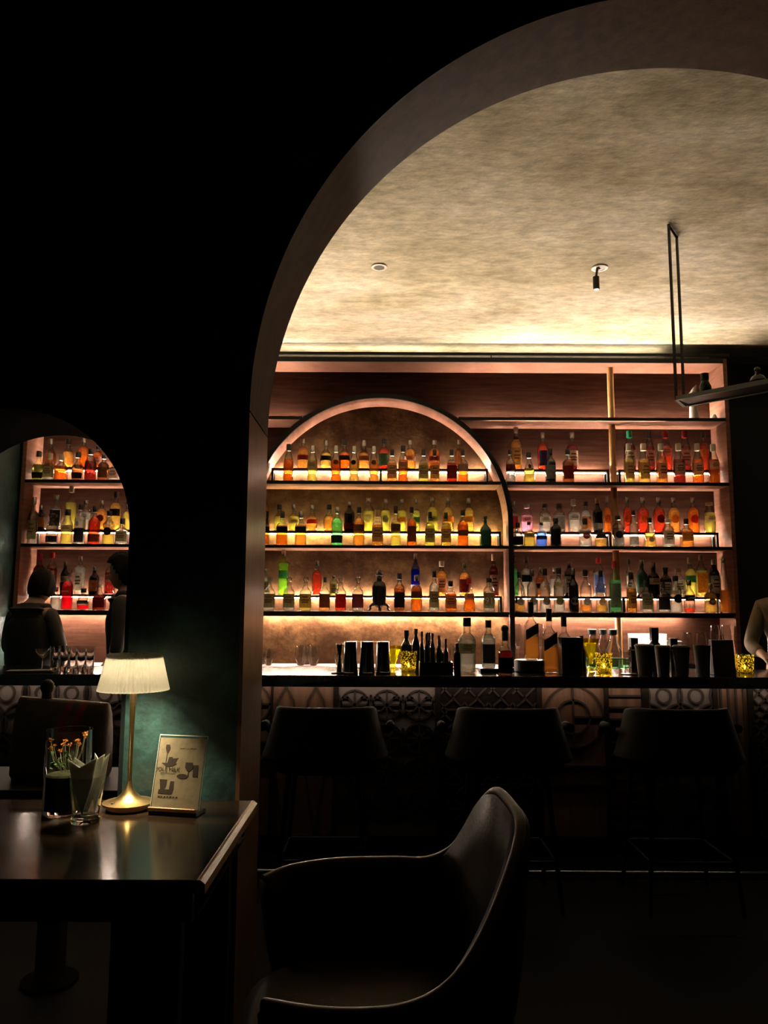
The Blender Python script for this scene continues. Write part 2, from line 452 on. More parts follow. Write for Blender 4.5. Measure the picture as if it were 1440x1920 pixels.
# cove light lying on top of the cabinet
cv = Ubox('cove_tray', UX0, UX1 - .35, YF + .02, YF + .10, ZTOP + .03, ZTOP + .04, steel)
bar = emitter('cove_glow', (1.0, .86, .66), COVE)
Ubox('led_strip', UX0 + .05, UX1 - .50, YF + .04, YF + .06, ZTOP + .04, ZTOP + .05, bar, cv)
Ubox('black_bar', UX0, UX1 + .05, YF - .02, YF - .012, zat(667, YF), zat(661.5, YF), steel)  # thin black bar across the front, above the cabinet top
Ubox('lit_wall_panel', UX0, UX1 - .2, YB + .03, YB + .04, ZTOP + .03, ZC - .002, plaster)  # added pale panel standing in for the lit top of the back wall
for x in (UX0 + .1, -1.0, .9, UX1 - .1): Ubox('rail_bracket', x - .004, x + .004, YF - .012, YF - .006, ZTOP + .03, zat(661.5, YF), steel)
# back counter under the shelving
ctr = thing('back_counter', 'pale stone back counter with black cupboards under the bottle shelving', 'counter', (0, 6.4, 0))
def K(name, x0, x1, y0, y1, z0, z1, m, p=ctr, **k):
    return boxo(name, x0, x1, y0 - 6.4, y1 - 6.4, z0, z1, m, p, **k)
K('countertop', UX0, UX1 + .03, 6.12, 6.66, ZCTR - .03, ZCTR - .001, stone, bevel=.003)
for i in range(8):
    a = UX0 + i * (UX1 - UX0) / 8
    d = K('cupboard_door', a + .01, a + (UX1 - UX0) / 8 - .01, 6.16, 6.18, .12, ZCTR - .04, blackwood)
    K('handle', a + .04, a + .05, 6.145, 6.16, .5, .7, steel, d)
K('carcass', UX0, UX1, 6.18, 6.66, 0, ZCTR - .03, blackwood)

# ================================================================ BAR COUNTER
BZ = .9915; BF, BB = 4.30, 4.90; PY = 4.47
barc = thing('bar_counter', 'long black stone bar counter with carved lattice front panels', 'bar counter', (0, BF, 0))
def B(name, bm, m, p=barc, **k):
    for v in bm.verts: v.co.y -= BF
    return finish(name, bm, m, p, **k)
def Bb(name, x0, x1, y0, y1, z0, z1, m, p=barc, **k):
    bm = newbm(); box(bm, x0, x1, y0, y1, z0, z1); return B(name, bm, m, p, **k)
BX0, BX1 = -3.03, 3.5
Bb('countertop', BX0, BX1, BF, BB, BZ - .062, BZ, barstone, bevel=.003)
Bb('carcass', BX0 + .02, BX1 - .02, PY + .03, BB - .08, 0, BZ - .062, blackwood)
us = emitter('under_bar_glow', WARM, LED * .28)
Bb('led_strip', BX0 + .1, BX1 - .1, BF + .10, BF + .108, BZ - .068, BZ - .062, us)
panelwood = noisy('bar_panel_wood', [(.10, .05, .03), (.18, .09, .055), (.22, .12, .08)], scale=(8, 1, 1), nscale=4, rough=.45)
relief = mat('carved_relief', (.045, .034, .028), .26)
greyback = mat('lattice_backing', (.17, .13, .12), .55)
PT, PB = BZ - .066, .10
def bx(px): return xat(px, 1310, PY)
def panel(px0, px1, back, pattern, w=.010, cell=None):
    x0, x1 = bx(px0), bx(px1)
    p = Bb('front_panel', x0, x1, PY + .012, PY + .03, PB, PT, back)
    bm = newbm(); 
    segs = pattern(x0, x1)
    for s in segs:
        closed = False
        if s[0] == 'c': closed = True; s = s[1]
        strip2d(bm, s, w, PY - .002, PY + .012, closed)
    B('carving', bm, relief, p)
    return x1
def circ(cx, cz, r, n=28, a0=0, a1=2 * PI): 
    return [(cx + r * math.cos(a0 + (a1 - a0) * i / n), cz + r * math.sin(a0 + (a1 - a0) * i / n)) for i in range(n if a1 - a0 > 6.2 else n + 1)]
def clipseg(pts, x0, x1, z0, z1):
    """split a polyline to pieces whose points stay in the box"""
    out = []; cur = []
    for p in pts:
        if x0 <= p[0] <= x1 and z0 <= p[1] <= z1: cur.append(p)
        else:
            if len(cur) > 1: out.append(cur)
            cur = []
    if len(cur) > 1: out.append(cur)
    return out
def dense(a, b, n=14): return [(a[0] + (b[0] - a[0]) * i / n, a[1] + (b[1] - a[1]) * i / n) for i in range(n + 1)]
def p_ogee(x0, x1):
    s = []; w = .21
    n = max(1, round((x1 - x0) / w)); w = (x1 - x0) / n
    for i in range(n):
        c = x0 + (i + .42) * w
        for g in (-1, 1):
            s.append([(c, PT), (c + g * .01, PT - .03), (c + g * .045, PT - .09), (c + g * .06, PT - .2), (c + g * .05, PT - .5), (c + g * .01, PB + .05), (c, PB)])
    return s
def p_fan(x0, x1):
    s = []; n = max(1, round((x1 - x0) / .163)); c = (x1 - x0) / n
    rows = int((PT - PB) / c)
    for j in range(rows):
        cz = PT - .02 - (j + .5) * c
        for i in range(n):
            cx = x0 + (i + .5) * c
            s.append(('c', circ(cx, cz, c * .44, 24)))
            for k in range(4):
                a = PI / 4 * k + PI / 4
                s.append([(cx - c * .44 * math.cos(a), cz - c * .44 * math.sin(a)), (cx + c * .44 * math.cos(a), cz + c * .44 * math.sin(a))])
            for g in (-1, 1):
                s.append([(cx + g * c * .18, cz + c * .22), (cx + g * c * .40, cz + c * .22)]); s.append([(cx + g * c * .18, cz - c * .22), (cx + g * c * .40, cz - c * .22)])
                s.append([(cx + g * c * .5, cz + c * .30), (cx + g * c * .40, cz), (cx + g * c * .5, cz - c * .30)])
    return s
def p_oct(x0, x1):
    s = []; n = max(1, round((x1 - x0) / .135)); c = (x1 - x0) / n
    for j in range(int((PT - PB) / c)):
        cz = PT - (j + .5) * c
        for i in range(n):
            cx = x0 + (i + .5) * c; h = c / 2; q = h * .5
            s += [[(cx - h, cz + h), (cx - q * .2, cz + q * .2 )], [(cx + h, cz + h), (cx + q * .2, cz + q * .2)], [(cx - h, cz - h), (cx + q * .2, cz - q * .2)], [(cx + h, cz - h), (cx, cz)],
                  [(cx - q, cz + h), (cx - q, cz + h * .8), (cx - h, cz + q * .6)], [(cx - h, cz - q * .8), (cx - q, cz - h), (cx + q, cz - h), (cx + h, cz - q * .8)]]
    return s
def p_circles(x0, x1):
    c = (x0 + x1) / 2; r = (x1 - x0) / 2 * .96; cz = PT - r * 1.02
    return [('c', circ(c, cz, r, 48)), ('c', circ(c, cz, r * .55, 36)), [(c, PT), (c, PT - r * 2)], [(c, cz), (x1, cz)]] + [[(x0, cz - r - .1 * k), (x1, cz - r - .1 * k)] for k in range(1, 3)]
def p_lines(x0, x1): return [[(x0 + .004, PT - .055 - .065 * k), (x1 - .004, PT - .055 - .065 * k)] for k in range(12)]
def p_rings(x0, x1):
    s = []; n = max(1, round((x1 - x0) / .17)); c = (x1 - x0) / n
    for j in range(6):
        cz = PT - .055 - j * c * .8
        for i in range(-1, n + 1):
            cx = x0 + (i + .5 + .5 * (j % 2)) * c
            for p in clipseg(circ(cx, cz, c * .56, 60) + [(cx + c * .56, cz)], x0, x1, PB, PT): s.append(p)
            for p in clipseg(circ(cx, cz, c * .22, 30) + [(cx + c * .22, cz)], x0, x1, PB, PT): s.append(p)
    return s
def p_slats(x0, x1): return [[(x0 + (x1 - x0) * (k + .5) / 4, PT), (x0 + (x1 - x0) * (k + .5) / 4, PB)] for k in range(4)]
def p_cross(x0, x1):
    s = []
    for k in range(-8, 14):
        for g in (1, -1):
            a = (x0 + k * .07, PT); b = (a[0] + g * .8, PT - .8)
            s += clipseg(dense(a, b, 60), x0, x1, PB, PT)
    return s
# posts between the panels are dark frames
layout = [(-25, 45, greyback, p_rings), (50, 160, greyback, p_rings), (165, 285, greyback, p_rings), (290, 430, panelwood, p_lines), (434, 508, panelwood, p_circles), (512, 625, panelwood, p_ogee), (635, 816, greyback, p_fan), (826, 1006, blackwood, p_oct),
          (1016, 1133, panelwood, p_circles), (1141, 1203, panelwood, p_lines), (1215, 1336, greyback, p_rings), (1345, 1402, panelwood, p_slats), (1412, 1560, greyback, p_cross)]
prev = None
for L_ in layout:
    panel(*L_)
    if prev is not None:
        Bb('panel_frame', bx(prev), bx(L_[0]), PY - .006, PY + .03, PB, PT, blackwood)
    prev = L_[1]
Bb('plinth', BX0 + .02, BX1 - .02, PY + .02, PY + .03, 0, PB, blackwood)
rl = at(600, 1634, 4.12)
bm = newbm(); tube(bm, [(BX0 + .2, 4.12, rl.z), (BX1 - .2, 4.12, rl.z)], .012, 12); fr = B('foot_rail', bm, mat('rail_steel', (.5, .5, .48), .2, 1), smooth=True)
for x in (-2.6, -1.3, 0, 1.3, 2.6):
    bm = newbm(); box(bm, x - .008, x + .008, 4.12, PY + .02, rl.z - .03, rl.z - .012); B('rail_bracket', bm, steel, fr)
# ================================================================ BOTTLES
LIQ = {'orange': (1.0, .30, .045), 'amber': (1.0, .48, .12), 'golden': (1.0, .68, .20), 'yellow': (.98, .86, .22), 'red': (.80, .11, .05), 'scarlet': (1, .02, .05),
       'dark red': (.28, .035, .025), 'brown': (.38, .14, .05), 'black': (.012, .011, .012), 'green': (.35, .80, .45), 'bright green': (.55, .90, .18), 'dark green': (.03, .17, .11),
       'blue': (.25, .42, .85), 'deep blue': (.03, .04, .38), 'clear': (.96, .97, .93), 'pink': (1.0, .62, .78), 'olive': (.72, .74, .32), 'navy': (.06, .06, .16)}
LAB = {'black': (.02, .02, .02), 'cream': (.80, .70, .52), 'white': (.85, .82, .76), 'tan': (.50, .33, .18), 'olive': (.34, .31, .16), 'brown': (.14, .07, .04), 'red': (.55, .05, .04),
       'orange': (.80, .28, .08), 'green': (.06, .26, .14), 'grey': (.30, .29, .27), 'maroon': (.16, .03, .04), 'pink': (.75, .45, .38), 'navy': (.03, .035, .10), 'blue': (.12, .18, .60), 'gold': (.62, .45, .18)}
CAPS = {'black': (.012, .011, .012), 'silver': (.62, .60, .56), 'white': (.8, .78, .72), 'red': (.45, .03, .03), 'green': (.02, .35, .16), 'gold': (.65, .45, .16), 'cork': (.42, .26, .13), 'cream': (.7, .62, .46), 'glass': None}
# name: outline (r, z) of the glass, section squareness, cap start, cap radius, liquid top, word
SH = {
 'whisky':   ([(.90, 0), (1, .02), (1, .56), (.93, .62), (.66, .68), (.42, .73), (.36, .78), (.36, .90)], 0, .84, .41, .70, ''),
 'slim':     ([(.92, 0), (1, .02), (1, .50), (.96, .58), (.72, .68), (.52, .76), (.46, .82), (.44, .92)], 0, .82, .47, .60, 'slim'),
 'bulge':    ([(.86, 0), (.92, .02), (.90, .40), (1, .52), (.98, .60), (.72, .67), (.44, .71), (.38, .76), (.38, .90)], 0, .84, .42, .64, ''),
 'round':    ([(.74, 0), (.82, .02), (1, .18), (1, .38), (.90, .50), (.62, .60), (.40, .66), (.34, .70), (.34, .88)], 0, .80, .42, .54, 'round'),
 'squat':    ([(.90, 0), (1, .03), (1, .46), (.94, .55), (.60, .62), (.40, .66), (.36, .70), (.36, .86)], .35, .78, .42, .55, 'squat'),
 'square':   ([(.90, 0), (.96, .02), (.96, .52), (.90, .60), (.58, .66), (.36, .69), (.34, .74), (.34, .90)], .8, .80, .38, .58, 'square'),
 'gin':      ([(.92, 0), (1, .03), (1, .58), (.90, .68), (.62, .74), (.42, .77), (.42, .88)], 0, .86, .46, .60, ''),
 'wine':     ([(.95, 0), (1, .02), (1, .58), (.90, .66), (.55, .74), (.38, .80), (.36, .95)], 0, .86, .39, .62, 'tall'),
 'tall':     ([(.90, 0), (1, .02), (.98, .10), (.88, .30), (.66, .55), (.42, .80), (.32, .95)], 0, .93, .34, .42, 'tapering'),
 'column':   ([(.84, 0), (.86, .02), (.86, .62), (1, .66), (1, .70), (.40, .76), (.36, .80), (.34, .94)], 0, .86, .36, .70, 'tall'),
 'decanter': ([(.92, 0), (1, .02), (1, .50), (.94, .58), (.60, .65), (.36, .72), (.32, .80), (.36, .84)], .3, .84, .30, .50, ''),
 'bell':     ([(1, 0), (1, .05), (.92, .30), (.80, .50), (.55, .62), (.34, .70), (.32, .88)], .1, .82, .38, .48, 'squat'),
 'jar':      ([(.80, 0), (.92, .03), (1, .30), (.98, .55), (.80, .70), (.55, .80), (.50, .92)], 0, .90, .56, .66, 'broad'),
 'potion':   ([(.90, 0), (1, .03), (1, .48), (.92, .56), (.70, .63), (.34, .70), (.26, .76), (.26, .90)], .3, .88, .34, .60, 'stout'),
}
def chaikin(p, n=1):
    for _ in range(n):
        q = [p[0]]
        for a, b in zip(p, p[1:]):
            q += [(a[0] * .75 + b[0] * .25, a[1] * .75 + b[1] * .25), (a[0] * .25 + b[0] * .75, a[1] * .25 + b[1] * .75)]
        q.append(p[-1]); p = q
    return p
def prof_r(prof, t):
    for (r0, z0), (r1, z1) in zip(prof, prof[1:]):
        if z0 <= t <= z1: return r0 + (r1 - r0) * (t - z0) / max(1e-6, z1 - z0)
    return prof[-1][0]
def label_patch(bm, prof, R, H, t0, t1, half, sq, off=.0012, disc=False):
    nA, nZ = 10, 6
    def P(a, t):
        r = R * prof_r(prof, t) ; ca, sa = math.cos(a), math.sin(a); k = 1
        if sq:
            e = 2 + 6 * sq; k = (abs(ca) ** e + abs(sa) ** e) ** (-1 / e)
        return ((r * k + off) * ca, (r * k + off) * sa, t * H)
    if disc:
        tc, rt = (t0 + t1) / 2, (t1 - t0) / 2; ra = rt * H / R
        c = bm.verts.new(P(-PI / 2, tc)); ring = [bm.verts.new(P(-PI / 2 + min(ra, 1.2) * math.cos(2 * PI * i / 18), tc + rt * math.sin(2 * PI * i / 18))) for i in range(18)]
        for i in range(18): bm.faces.new((c, ring[i], ring[(i + 1) % 18]))
        return
    g = [[bm.verts.new(P(-PI / 2 - half + 2 * half * i / nA, t0 + (t1 - t0) * j / nZ)) for i in range(nA + 1)] for j in range(nZ + 1)]
    for j in range(nZ):
        for i in range(nA): bm.faces.new((g[j][i], g[j][i + 1], g[j + 1][i + 1], g[j + 1][i]))
def bottle(loc, R, H, shape, liq, cap, label, text, grp, fill=None, rz=0, extra=None):
    prof, sq, c0, cr, lt, word = SH[shape]
    prof = chaikin(prof)
    b = thing('bottle', text, 'bottle', loc, rz, grp)
    lt = fill if fill is not None else lt
    opaque = liq in ('black', 'dark green', 'navy')
    pr = [(r * R, z * H) for r, z in prof]
    if opaque:
        m = mat('glass_' + liq.replace(' ', '_'), {'black': (.012, .011, .012), 'dark green': (.02, .075, .06), 'navy': (.02, .02, .06)}[liq], .12)
        latheo('glass', pr, m, b, 18, sq)
    else:
        g = glass if liq not in ('green', 'bright green', 'blue', 'deep blue', 'olive', 'pink') else thin_glass('glass_' + liq.replace(' ', '_'), tuple(c ** .35 for c in LIQ[liq]))
        latheo('glass', pr, g, b, 18, sq)
        if liq != 'clear' or lt > .3:
            lp = [(max(0.002, r * R - .0028), z * H) for r, z in prof if z <= lt and z > .02]
            lp = [(prof_r(prof, .03) * R * .94, .008)] + lp + [(max(.002, prof_r(prof, lt) * R - .0028), lt * H)]
            latheo('liquid', lp, liquid(liq.replace(' ', '_'), LIQ[liq]), b, 18, sq)
    # cap
    top = H
    if cap == 'glass':
        latheo('stopper', [(cr * R * .8, prof[-1][1] * H - .004), (cr * R * .9, .87 * H), (cr * R * 1.5, .90 * H), (cr * R * 1.6, .96 * H), (cr * R * .9, H)], glass, b, 10)
    else:
        mm = mat('cap_' + cap, CAPS[cap], .35 if cap != 'silver' else .25, 1 if cap in ('silver', 'gold') else 0)
        k = cr * R + .0015
        latheo('cap', [(k, c0 * H), (k, .985 * H), (k * .9, H)], mm, b, 14)
    if label:
        parts = label.split('/'); colr = parts[0]; st = parts[1] if len(parts) > 1 else 'full'
        body = .5 if shape not in ('gin', 'wine', 'column') else .56
        z0, z1, disc, half = {'full': (.10, body, 0, 1.05), 'band': (.28, .44, 0, 1.3), 'low': (.06, .26, 0, 1.25), 'mid': (.20, body, 0, 1.1), 'disc': (.26, .50, 1, 0), 'seal': (.46, .60, 1, 0),
                           'oval': (.16, .34, 1, 0), 'tall': (.08, .62, 0, .9), 'high': (.36, .54, 0, 1.2), 'block': (.05, .40, 0, 1.2)}[st]
        bm = newbm(); label_patch(bm, prof, R, H, z0, z1, half, sq, disc=disc)
        lo = finish('label', bm, paper(colr, LAB[colr], .45), b, smooth=True)
        if extra:
            txt, zf, szf, tc = extra
            rr = R * prof_r(prof, zf)
            text_mesh('lettering', txt, H * szf, mat('ink_' + tc, LAB[tc], .6), lo, (0, -rr - .0022, zf * H), depth=.0003)
        elif not disc and colr in ('cream', 'white', 'olive', 'tan', 'pink', 'gold') and st != 'low':
            bm = newbm(); w = (z1 - z0)
            for q, hw in ((.72, .45), (.5, .62), (.34, .5)):
                label_patch(bm, prof, R, H, z0 + w * q, z0 + w * (q + .10), hw, sq, off=.0020)
            finish('print', bm, mat('ink_brown', LAB['brown'], .6), lo)
    return b

ORD = 'first second third fourth fifth sixth seventh eighth ninth tenth eleventh twelfth thirteenth fourteenth'.split()
LV = {1: 'upper', 2: 'middle', 3: 'lower'}
def row(k, riser, place, items):
    Y = 6.480 if riser else 6.365
    base = zt[k] + (.13 if riser else 0) + .0006
    items = sorted(items, key=lambda t: t[0])
    where = {'A': 'shelf inside arch', 'R1': 'shelf, centre-right bay', 'R2': 'shelf, far right bay', 'L': 'shelf, left alcove'}[place]
    gw = {'A': 'inside the arch', 'R1': 'of the centre-right bay', 'R2': 'of the far right bay', 'L': 'of the left alcove'}[place]
    lastx = None
    for i, it in enumerate(items):
        px, yt, w, shp, liq, cap, lab = it[:7]
        ex = it[7] if len(it) > 7 else None
        fill = it[8] if len(it) > 8 else None
        ym = (yt + 900 + 120 * (k - 1)) / 2
        X = xat(px, ym, Y); R = (xat(px + w / 2, ym, Y) - xat(px - w / 2, ym, Y)) / 2 * 1.06
        Ht = zat(yt, Y, px) - base
        Ht = max(.14, Ht)
        R = min(R, .048)
        if SH[shp][1] > .5: R *= .98
        if lastx is not None and X - R < lastx + .002:
            X = lastx + .002 + R
        lastx = X + R
        word = SH[shp][5]
        lword = lab.split('/')[0] + ' label' if lab else cap + ' cap'
        if lab and lab.endswith(('disc', 'seal', 'oval')): lword = lab.split('/')[0] + ' round label'
        pos = f"{ORD[i]} from left in {'back' if riser else 'front'} row, {LV[k]} {where}"
        s = f"{liq} {word} bottle with {lword}, {pos}".replace('  ', ' ')
        if len(s.split()) > 16: s = f"{liq} bottle with {lword}, {pos}"
        if len(s.split()) > 16: s = f"{liq} bottle with {lword}, {pos.replace(' from left in', ' in')}"
        if len(s.split()) > 16: s = f"{liq} bottle, {pos.replace(' from left in', ' in')}"
        bottle((X, Y, base), R, Ht, shp, liq, cap, lab, s, f"bottles in the {'back' if riser else 'front'} row of the {LV[k]} shelf {gw}", fill, rz=random.uniform(-.12, .12) if SH[shp][1] < .1 else 0, extra=ex)

N_ = None
# --- inside the arch
row(1, 0, 'A', [(541, 833, 18, 'slim', 'orange', 'black', N_), (586, 836, 18, 'slim', 'yellow', 'silver', 'olive/high'), (630, 836, 18, 'slim', 'orange', 'silver', 'brown/seal'), (664, 837, 17, 'slim', 'golden', 'silver', 'black/seal'),
    (701, 837, 17, 'slim', 'amber', 'silver', 'brown/seal'), (735, 843, 18, 'square', 'amber', 'black', 'tan'), (756, 836, 17, 'slim', 'orange', 'black', 'tan/high'), (794, 843, 18, 'square', 'yellow', 'black', 'olive'),
    (815, 843, 17, 'square', 'amber', 'black', 'gold'), (847, 843, 18, 'square', 'red', 'black', 'maroon'), (868, 843, 18, 'square', 'orange', 'black', 'grey/high')])
row(1, 1, 'A', [(568, 823, 21, 'whisky', 'amber', 'silver', 'maroon/band'), (611, 826, 20, 'round', 'golden', 'silver', 'black/band'), (646, 824, 20, 'round', 'orange', 'black', 'black/band'), (682, 826, 21, 'round', 'amber', 'silver', 'brown/band'),
    (720, 824, 20, 'whisky', 'red', 'black', 'green'), (769, 826, 21, 'whisky', 'amber', 'silver', 'pink/band'), (814, 826, 21, 'whisky', 'orange', 'silver', 'maroon/band'), (860, 825, 13, 'whisky', 'brown', 'silver', N_)])
row(2, 0, 'A', [(495, 960, 22, 'square', 'orange', 'silver', 'black/high'), (529, 959, 23, 'square', 'orange', 'black', 'black/high'), (564, 959, 23, 'square', 'amber', 'silver', 'black/high'), (632, 951, 24, 'whisky', 'green', 'silver', 'black/low'),
    (673, 951, 20, 'whisky', 'amber', 'black', 'brown/high'), (708, 956, 22, 'square', 'amber', 'cork', 'tan'), (742, 949, 18, 'square', 'yellow', 'black', 'brown/high'), (772, 951, 17, 'whisky', 'orange', 'black', 'brown'),
    (806, 960, 18, 'square', 'yellow', 'black', 'olive'), (836, 961, 18, 'square', 'golden', 'black', 'tan'), (868, 957, 19, 'whisky', 'orange', 'black', 'brown/band'), (910, 968, 21, 'potion', 'dark green', 'black', N_)])
row(2, 1, 'A', [(496, 923, 17, 'whisky', 'amber', 'black', 'black'), (523, 946, 20, 'round', 'yellow', 'black', N_), (551, 946, 19, 'round', 'yellow', 'silver', 'tan/band'), (585, 947, 21, 'round', 'amber', 'silver', 'red/band'),
    (617, 946, 22, 'round', 'amber', 'black', N_), (655, 940, 21, 'whisky', 'black', 'silver', 'maroon/low'), (691, 934, 21, 'gin', 'yellow', 'silver', 'white/disc'), (723, 936, 18, 'bulge', 'yellow', 'silver', 'grey/disc'),
    (753, 936, 18, 'bulge', 'yellow', 'silver', 'orange/band'), (780, 936, 15, 'bulge', 'olive', 'silver', 'green/band'), (811, 932, 20, 'whisky', 'yellow', 'silver', 'olive/band'), (840, 933, 20, 'whisky', 'golden', 'silver', 'orange/band'),
    (879, 934, 18, 'whisky', 'golden', 'silver', 'orange/band')])
row(3, 0, 'A', [(505, 1082, 21, 'decanter', 'clear', 'glass', 'olive'), (542, 1082, 20, 'decanter', 'clear', 'glass', 'olive'), (573, 1082, 21, 'decanter', 'yellow', 'glass', 'gold'), (609, 1082, 19, 'decanter', 'amber', 'black', 'brown'),
    (639, 1082, 19, 'decanter', 'red', 'glass', 'red'), (671, 1082, 20, 'decanter', 'clear', 'glass', 'maroon'), (749, 1075, 20, 'whisky', 'brown', 'black', 'black'), (781, 1078, 20, 'whisky', 'orange', 'silver', 'brown/high'),
    (814, 1071, 18, 'whisky', 'clear', 'black', 'olive'), (845, 1089, 21, 'square', 'orange', 'black', 'tan'), (880, 1084, 24, 'bell', 'orange', 'red', 'cream/high'), (917, 1084, 24, 'gin', 'clear', 'black', 'olive', ('91', .32, .26, 'white'))])
row(3, 1, 'A', [(497, 1066, 18, 'whisky', 'clear', 'silver', 'olive'), (531, 1031, 23, 'column', 'bright green', 'silver', 'green/high'), (594, 1051, 17, 'whisky', 'red', 'silver', N_), (626, 1079, 16, 'gin', 'yellow', 'silver', 'olive'),
    (779, 1038, 16, 'wine', 'deep blue', 'silver', 'white/low'), (828, 1052, 20, 'whisky', 'amber', 'cream', 'pink'), (871, 1055, 19, 'whisky', 'amber', 'silver', 'maroon'), (926, 1039, 17, 'whisky', 'dark red', 'cream', 'white')])
# --- bay between arch and right post
row(1, 0, 'R1', [(957, 843, 17, 'whisky', 'clear', 'black', 'maroon/high'), (992, 849, 22, 'bell', 'yellow', 'black', 'black/seal'), (1032, 841, 19, 'whisky', 'black', 'black', 'grey'), (1065, 843, 20, 'whisky', 'brown', 'black', 'maroon')])
row(1, 1, 'R1', [(968, 801, 21, 'whisky', 'amber', 'silver', 'gold'), (1018, 811, 18, 'whisky', 'red', 'silver', 'navy'), (1073, 811, 20, 'whisky', 'dark red', 'silver', 'cream')])
row(2, 0, 'R1', [(971, 980, 17, 'squat', 'clear', 'black', 'black/block'), (992, 979, 19, 'potion', 'yellow', 'black', 'olive/high'), (1015, 980, 18, 'potion', 'blue', 'black', 'navy/band'), (1042, 972, 20, 'gin', 'black', 'black', N_),
    (1097, 972, 24, 'squat', 'clear', 'black', 'maroon/disc', ('OPIHR', .38, .085, 'white')), (1126, 982, 22, 'round', 'golden', 'white', 'black/high', None, .30), (1159, 967, 22, 'gin', 'clear', 'black', 'navy/disc')])
row(2, 1, 'R1', [(964, 940, 14, 'square', 'clear', 'silver', 'red'), (988, 946, 21, 'gin', 'pink', 'white', 'pink/high'), (1022, 945, 22, 'gin', 'clear', 'black', 'cream/high'), (1049, 945, 21, 'gin', 'clear', 'black', 'grey'),
    (1076, 936, 22, 'square', 'clear', 'white', 'white/high'), (1099, 940, 18, 'whisky', 'clear', 'black', 'orange'), (1121, 934, 18, 'whisky', 'black', 'cork', 'white/low'), (1139, 932, 12, 'whisky', 'orange', 'silver', 'orange/disc')])
row(3, 0, 'R1', [(974, 1072, 18, 'whisky', 'golden', 'black', 'grey/oval', None, .22), (998, 1068, 19, 'whisky', 'clear', 'silver', 'grey/oval'), (1022, 1066, 19, 'whisky', 'clear', 'black', 'grey/oval'), (1048, 1065, 19, 'gin', 'clear', 'black', 'olive/oval'),
    (1075, 1065, 18, 'whisky', 'black', 'silver', 'grey/oval'), (1098, 1068, 20, 'whisky', 'amber', 'black', 'grey/oval', None, .18), (1127, 1070, 19, 'whisky', 'golden', 'black', 'tan/oval', None, .18), (1153, 1052, 23, 'wine', 'green', 'red', 'grey')])
row(3, 1, 'R1', [(966, 1045, 12, 'whisky', 'green', 'silver', N_), (987, 1044, 20, 'whisky', 'clear', 'silver', 'black/high'), (1013, 1064, 17, 'whisky', 'brown', 'silver', 'black/band'), (1042, 1064, 23, 'gin', 'clear', 'white', 'gold/disc'),
    (1068, 1052, 20, 'wine', 'black', 'silver', 'white'), (1123, 1046, 22, 'wine', 'clear', 'red', 'blue')])
# --- bay right of the post
row(1, 0, 'R2', [(1179, 832, 18, 'slim', 'yellow', 'cream', 'tan'), (1207, 832, 20, 'slim', 'golden', 'cream', 'gold'), (1240, 832, 19, 'slim', 'amber', 'cream', 'pink'), (1273, 832, 20, 'slim', 'dark red', 'cream', 'cream/mid'),
    (1308, 832, 19, 'slim', 'orange', 'cream', 'cream/mid'), (1338, 833, 19, 'slim', 'orange', 'cream', 'cream/high')])
row(1, 1, 'R2', [(1181, 808, 20, 'slim', 'dark red', 'green', 'cream'), (1218, 809, 17, 'slim', 'dark red', 'brown' if False else 'black', 'pink'), (1249, 808, 20, 'slim', 'red', 'red', 'pink/high'), (1285, 808, 20, 'slim', 'dark red', 'red', 'pink'),
    (1320, 810, 16, 'whisky', 'red', 'black', 'orange/high')])
row(2, 0, 'R2', [(1188, 957, 16, 'wine', 'clear', 'black', 'white/low'), (1218, 971, 23, 'bell', 'golden', 'black', 'olive/oval'), (1253, 973, 24, 'gin', 'clear', 'white', 'cream'), (1287, 973, 25, 'square', 'amber', 'black', 'gold/mid', ('KNOB\nCREEK', .36, .11, 'black'))])
row(2, 1, 'R2', [(1177, 932, 15, 'whisky', 'red', 'silver', 'orange/disc'), (1206, 933, 21, 'whisky', 'red', 'silver', 'orange/disc'), (1236, 933, 22, 'whisky', 'red', 'silver', 'maroon/disc'), (1264, 933, 22, 'whisky', 'amber', 'silver', 'orange/disc'),
    (1300, 933, 23, 'whisky', 'orange', 'silver', 'red/disc'), (1331, 942, 29, 'jar', 'yellow', 'cork', 'cream/high')])
row(3, 0, 'R2', [(1184, 1073, 17, 'slim', 'amber', 'black', 'gold'), (1212, 1088, 23, 'square', 'clear', 'black', 'olive'), (1243, 1091, 22, 'square', 'clear', 'black', 'black'), (1267, 1080, 20, 'gin', 'clear', 'black', 'black/disc'),
    (1292, 1088, 19, 'whisky', 'red', 'silver', 'black/high', ('CAMPARI', .45, .062, 'white'), .14), (1332, 1094, 23, 'whisky', 'golden', 'gold', 'brown/disc', ('43', .38, .12, 'white')), (1358, 1048, 22, 'tall', 'amber', 'silver', N_)])
row(3, 1, 'R2', [(1180, 1048, 11, 'wine', 'clear', 'silver', 'white'), (1204, 1050, 20, 'whisky', 'dark green', 'silver', 'cream/low'), (1226, 1055, 22, 'whisky', 'black', 'silver', 'cream/high'), (1249, 1064, 21, 'whisky', 'black', 'black', 'white'),
    (1273, 1066, 22, 'gin', 'clear', 'cork', 'cream'), (1295, 1045, 19, 'whisky', 'yellow', 'cream', 'green/high'), (1315, 1040, 20, 'wine', 'yellow', 'cream', 'orange'), (1340, 1049, 19, 'wine', 'black', 'cream', 'white')])
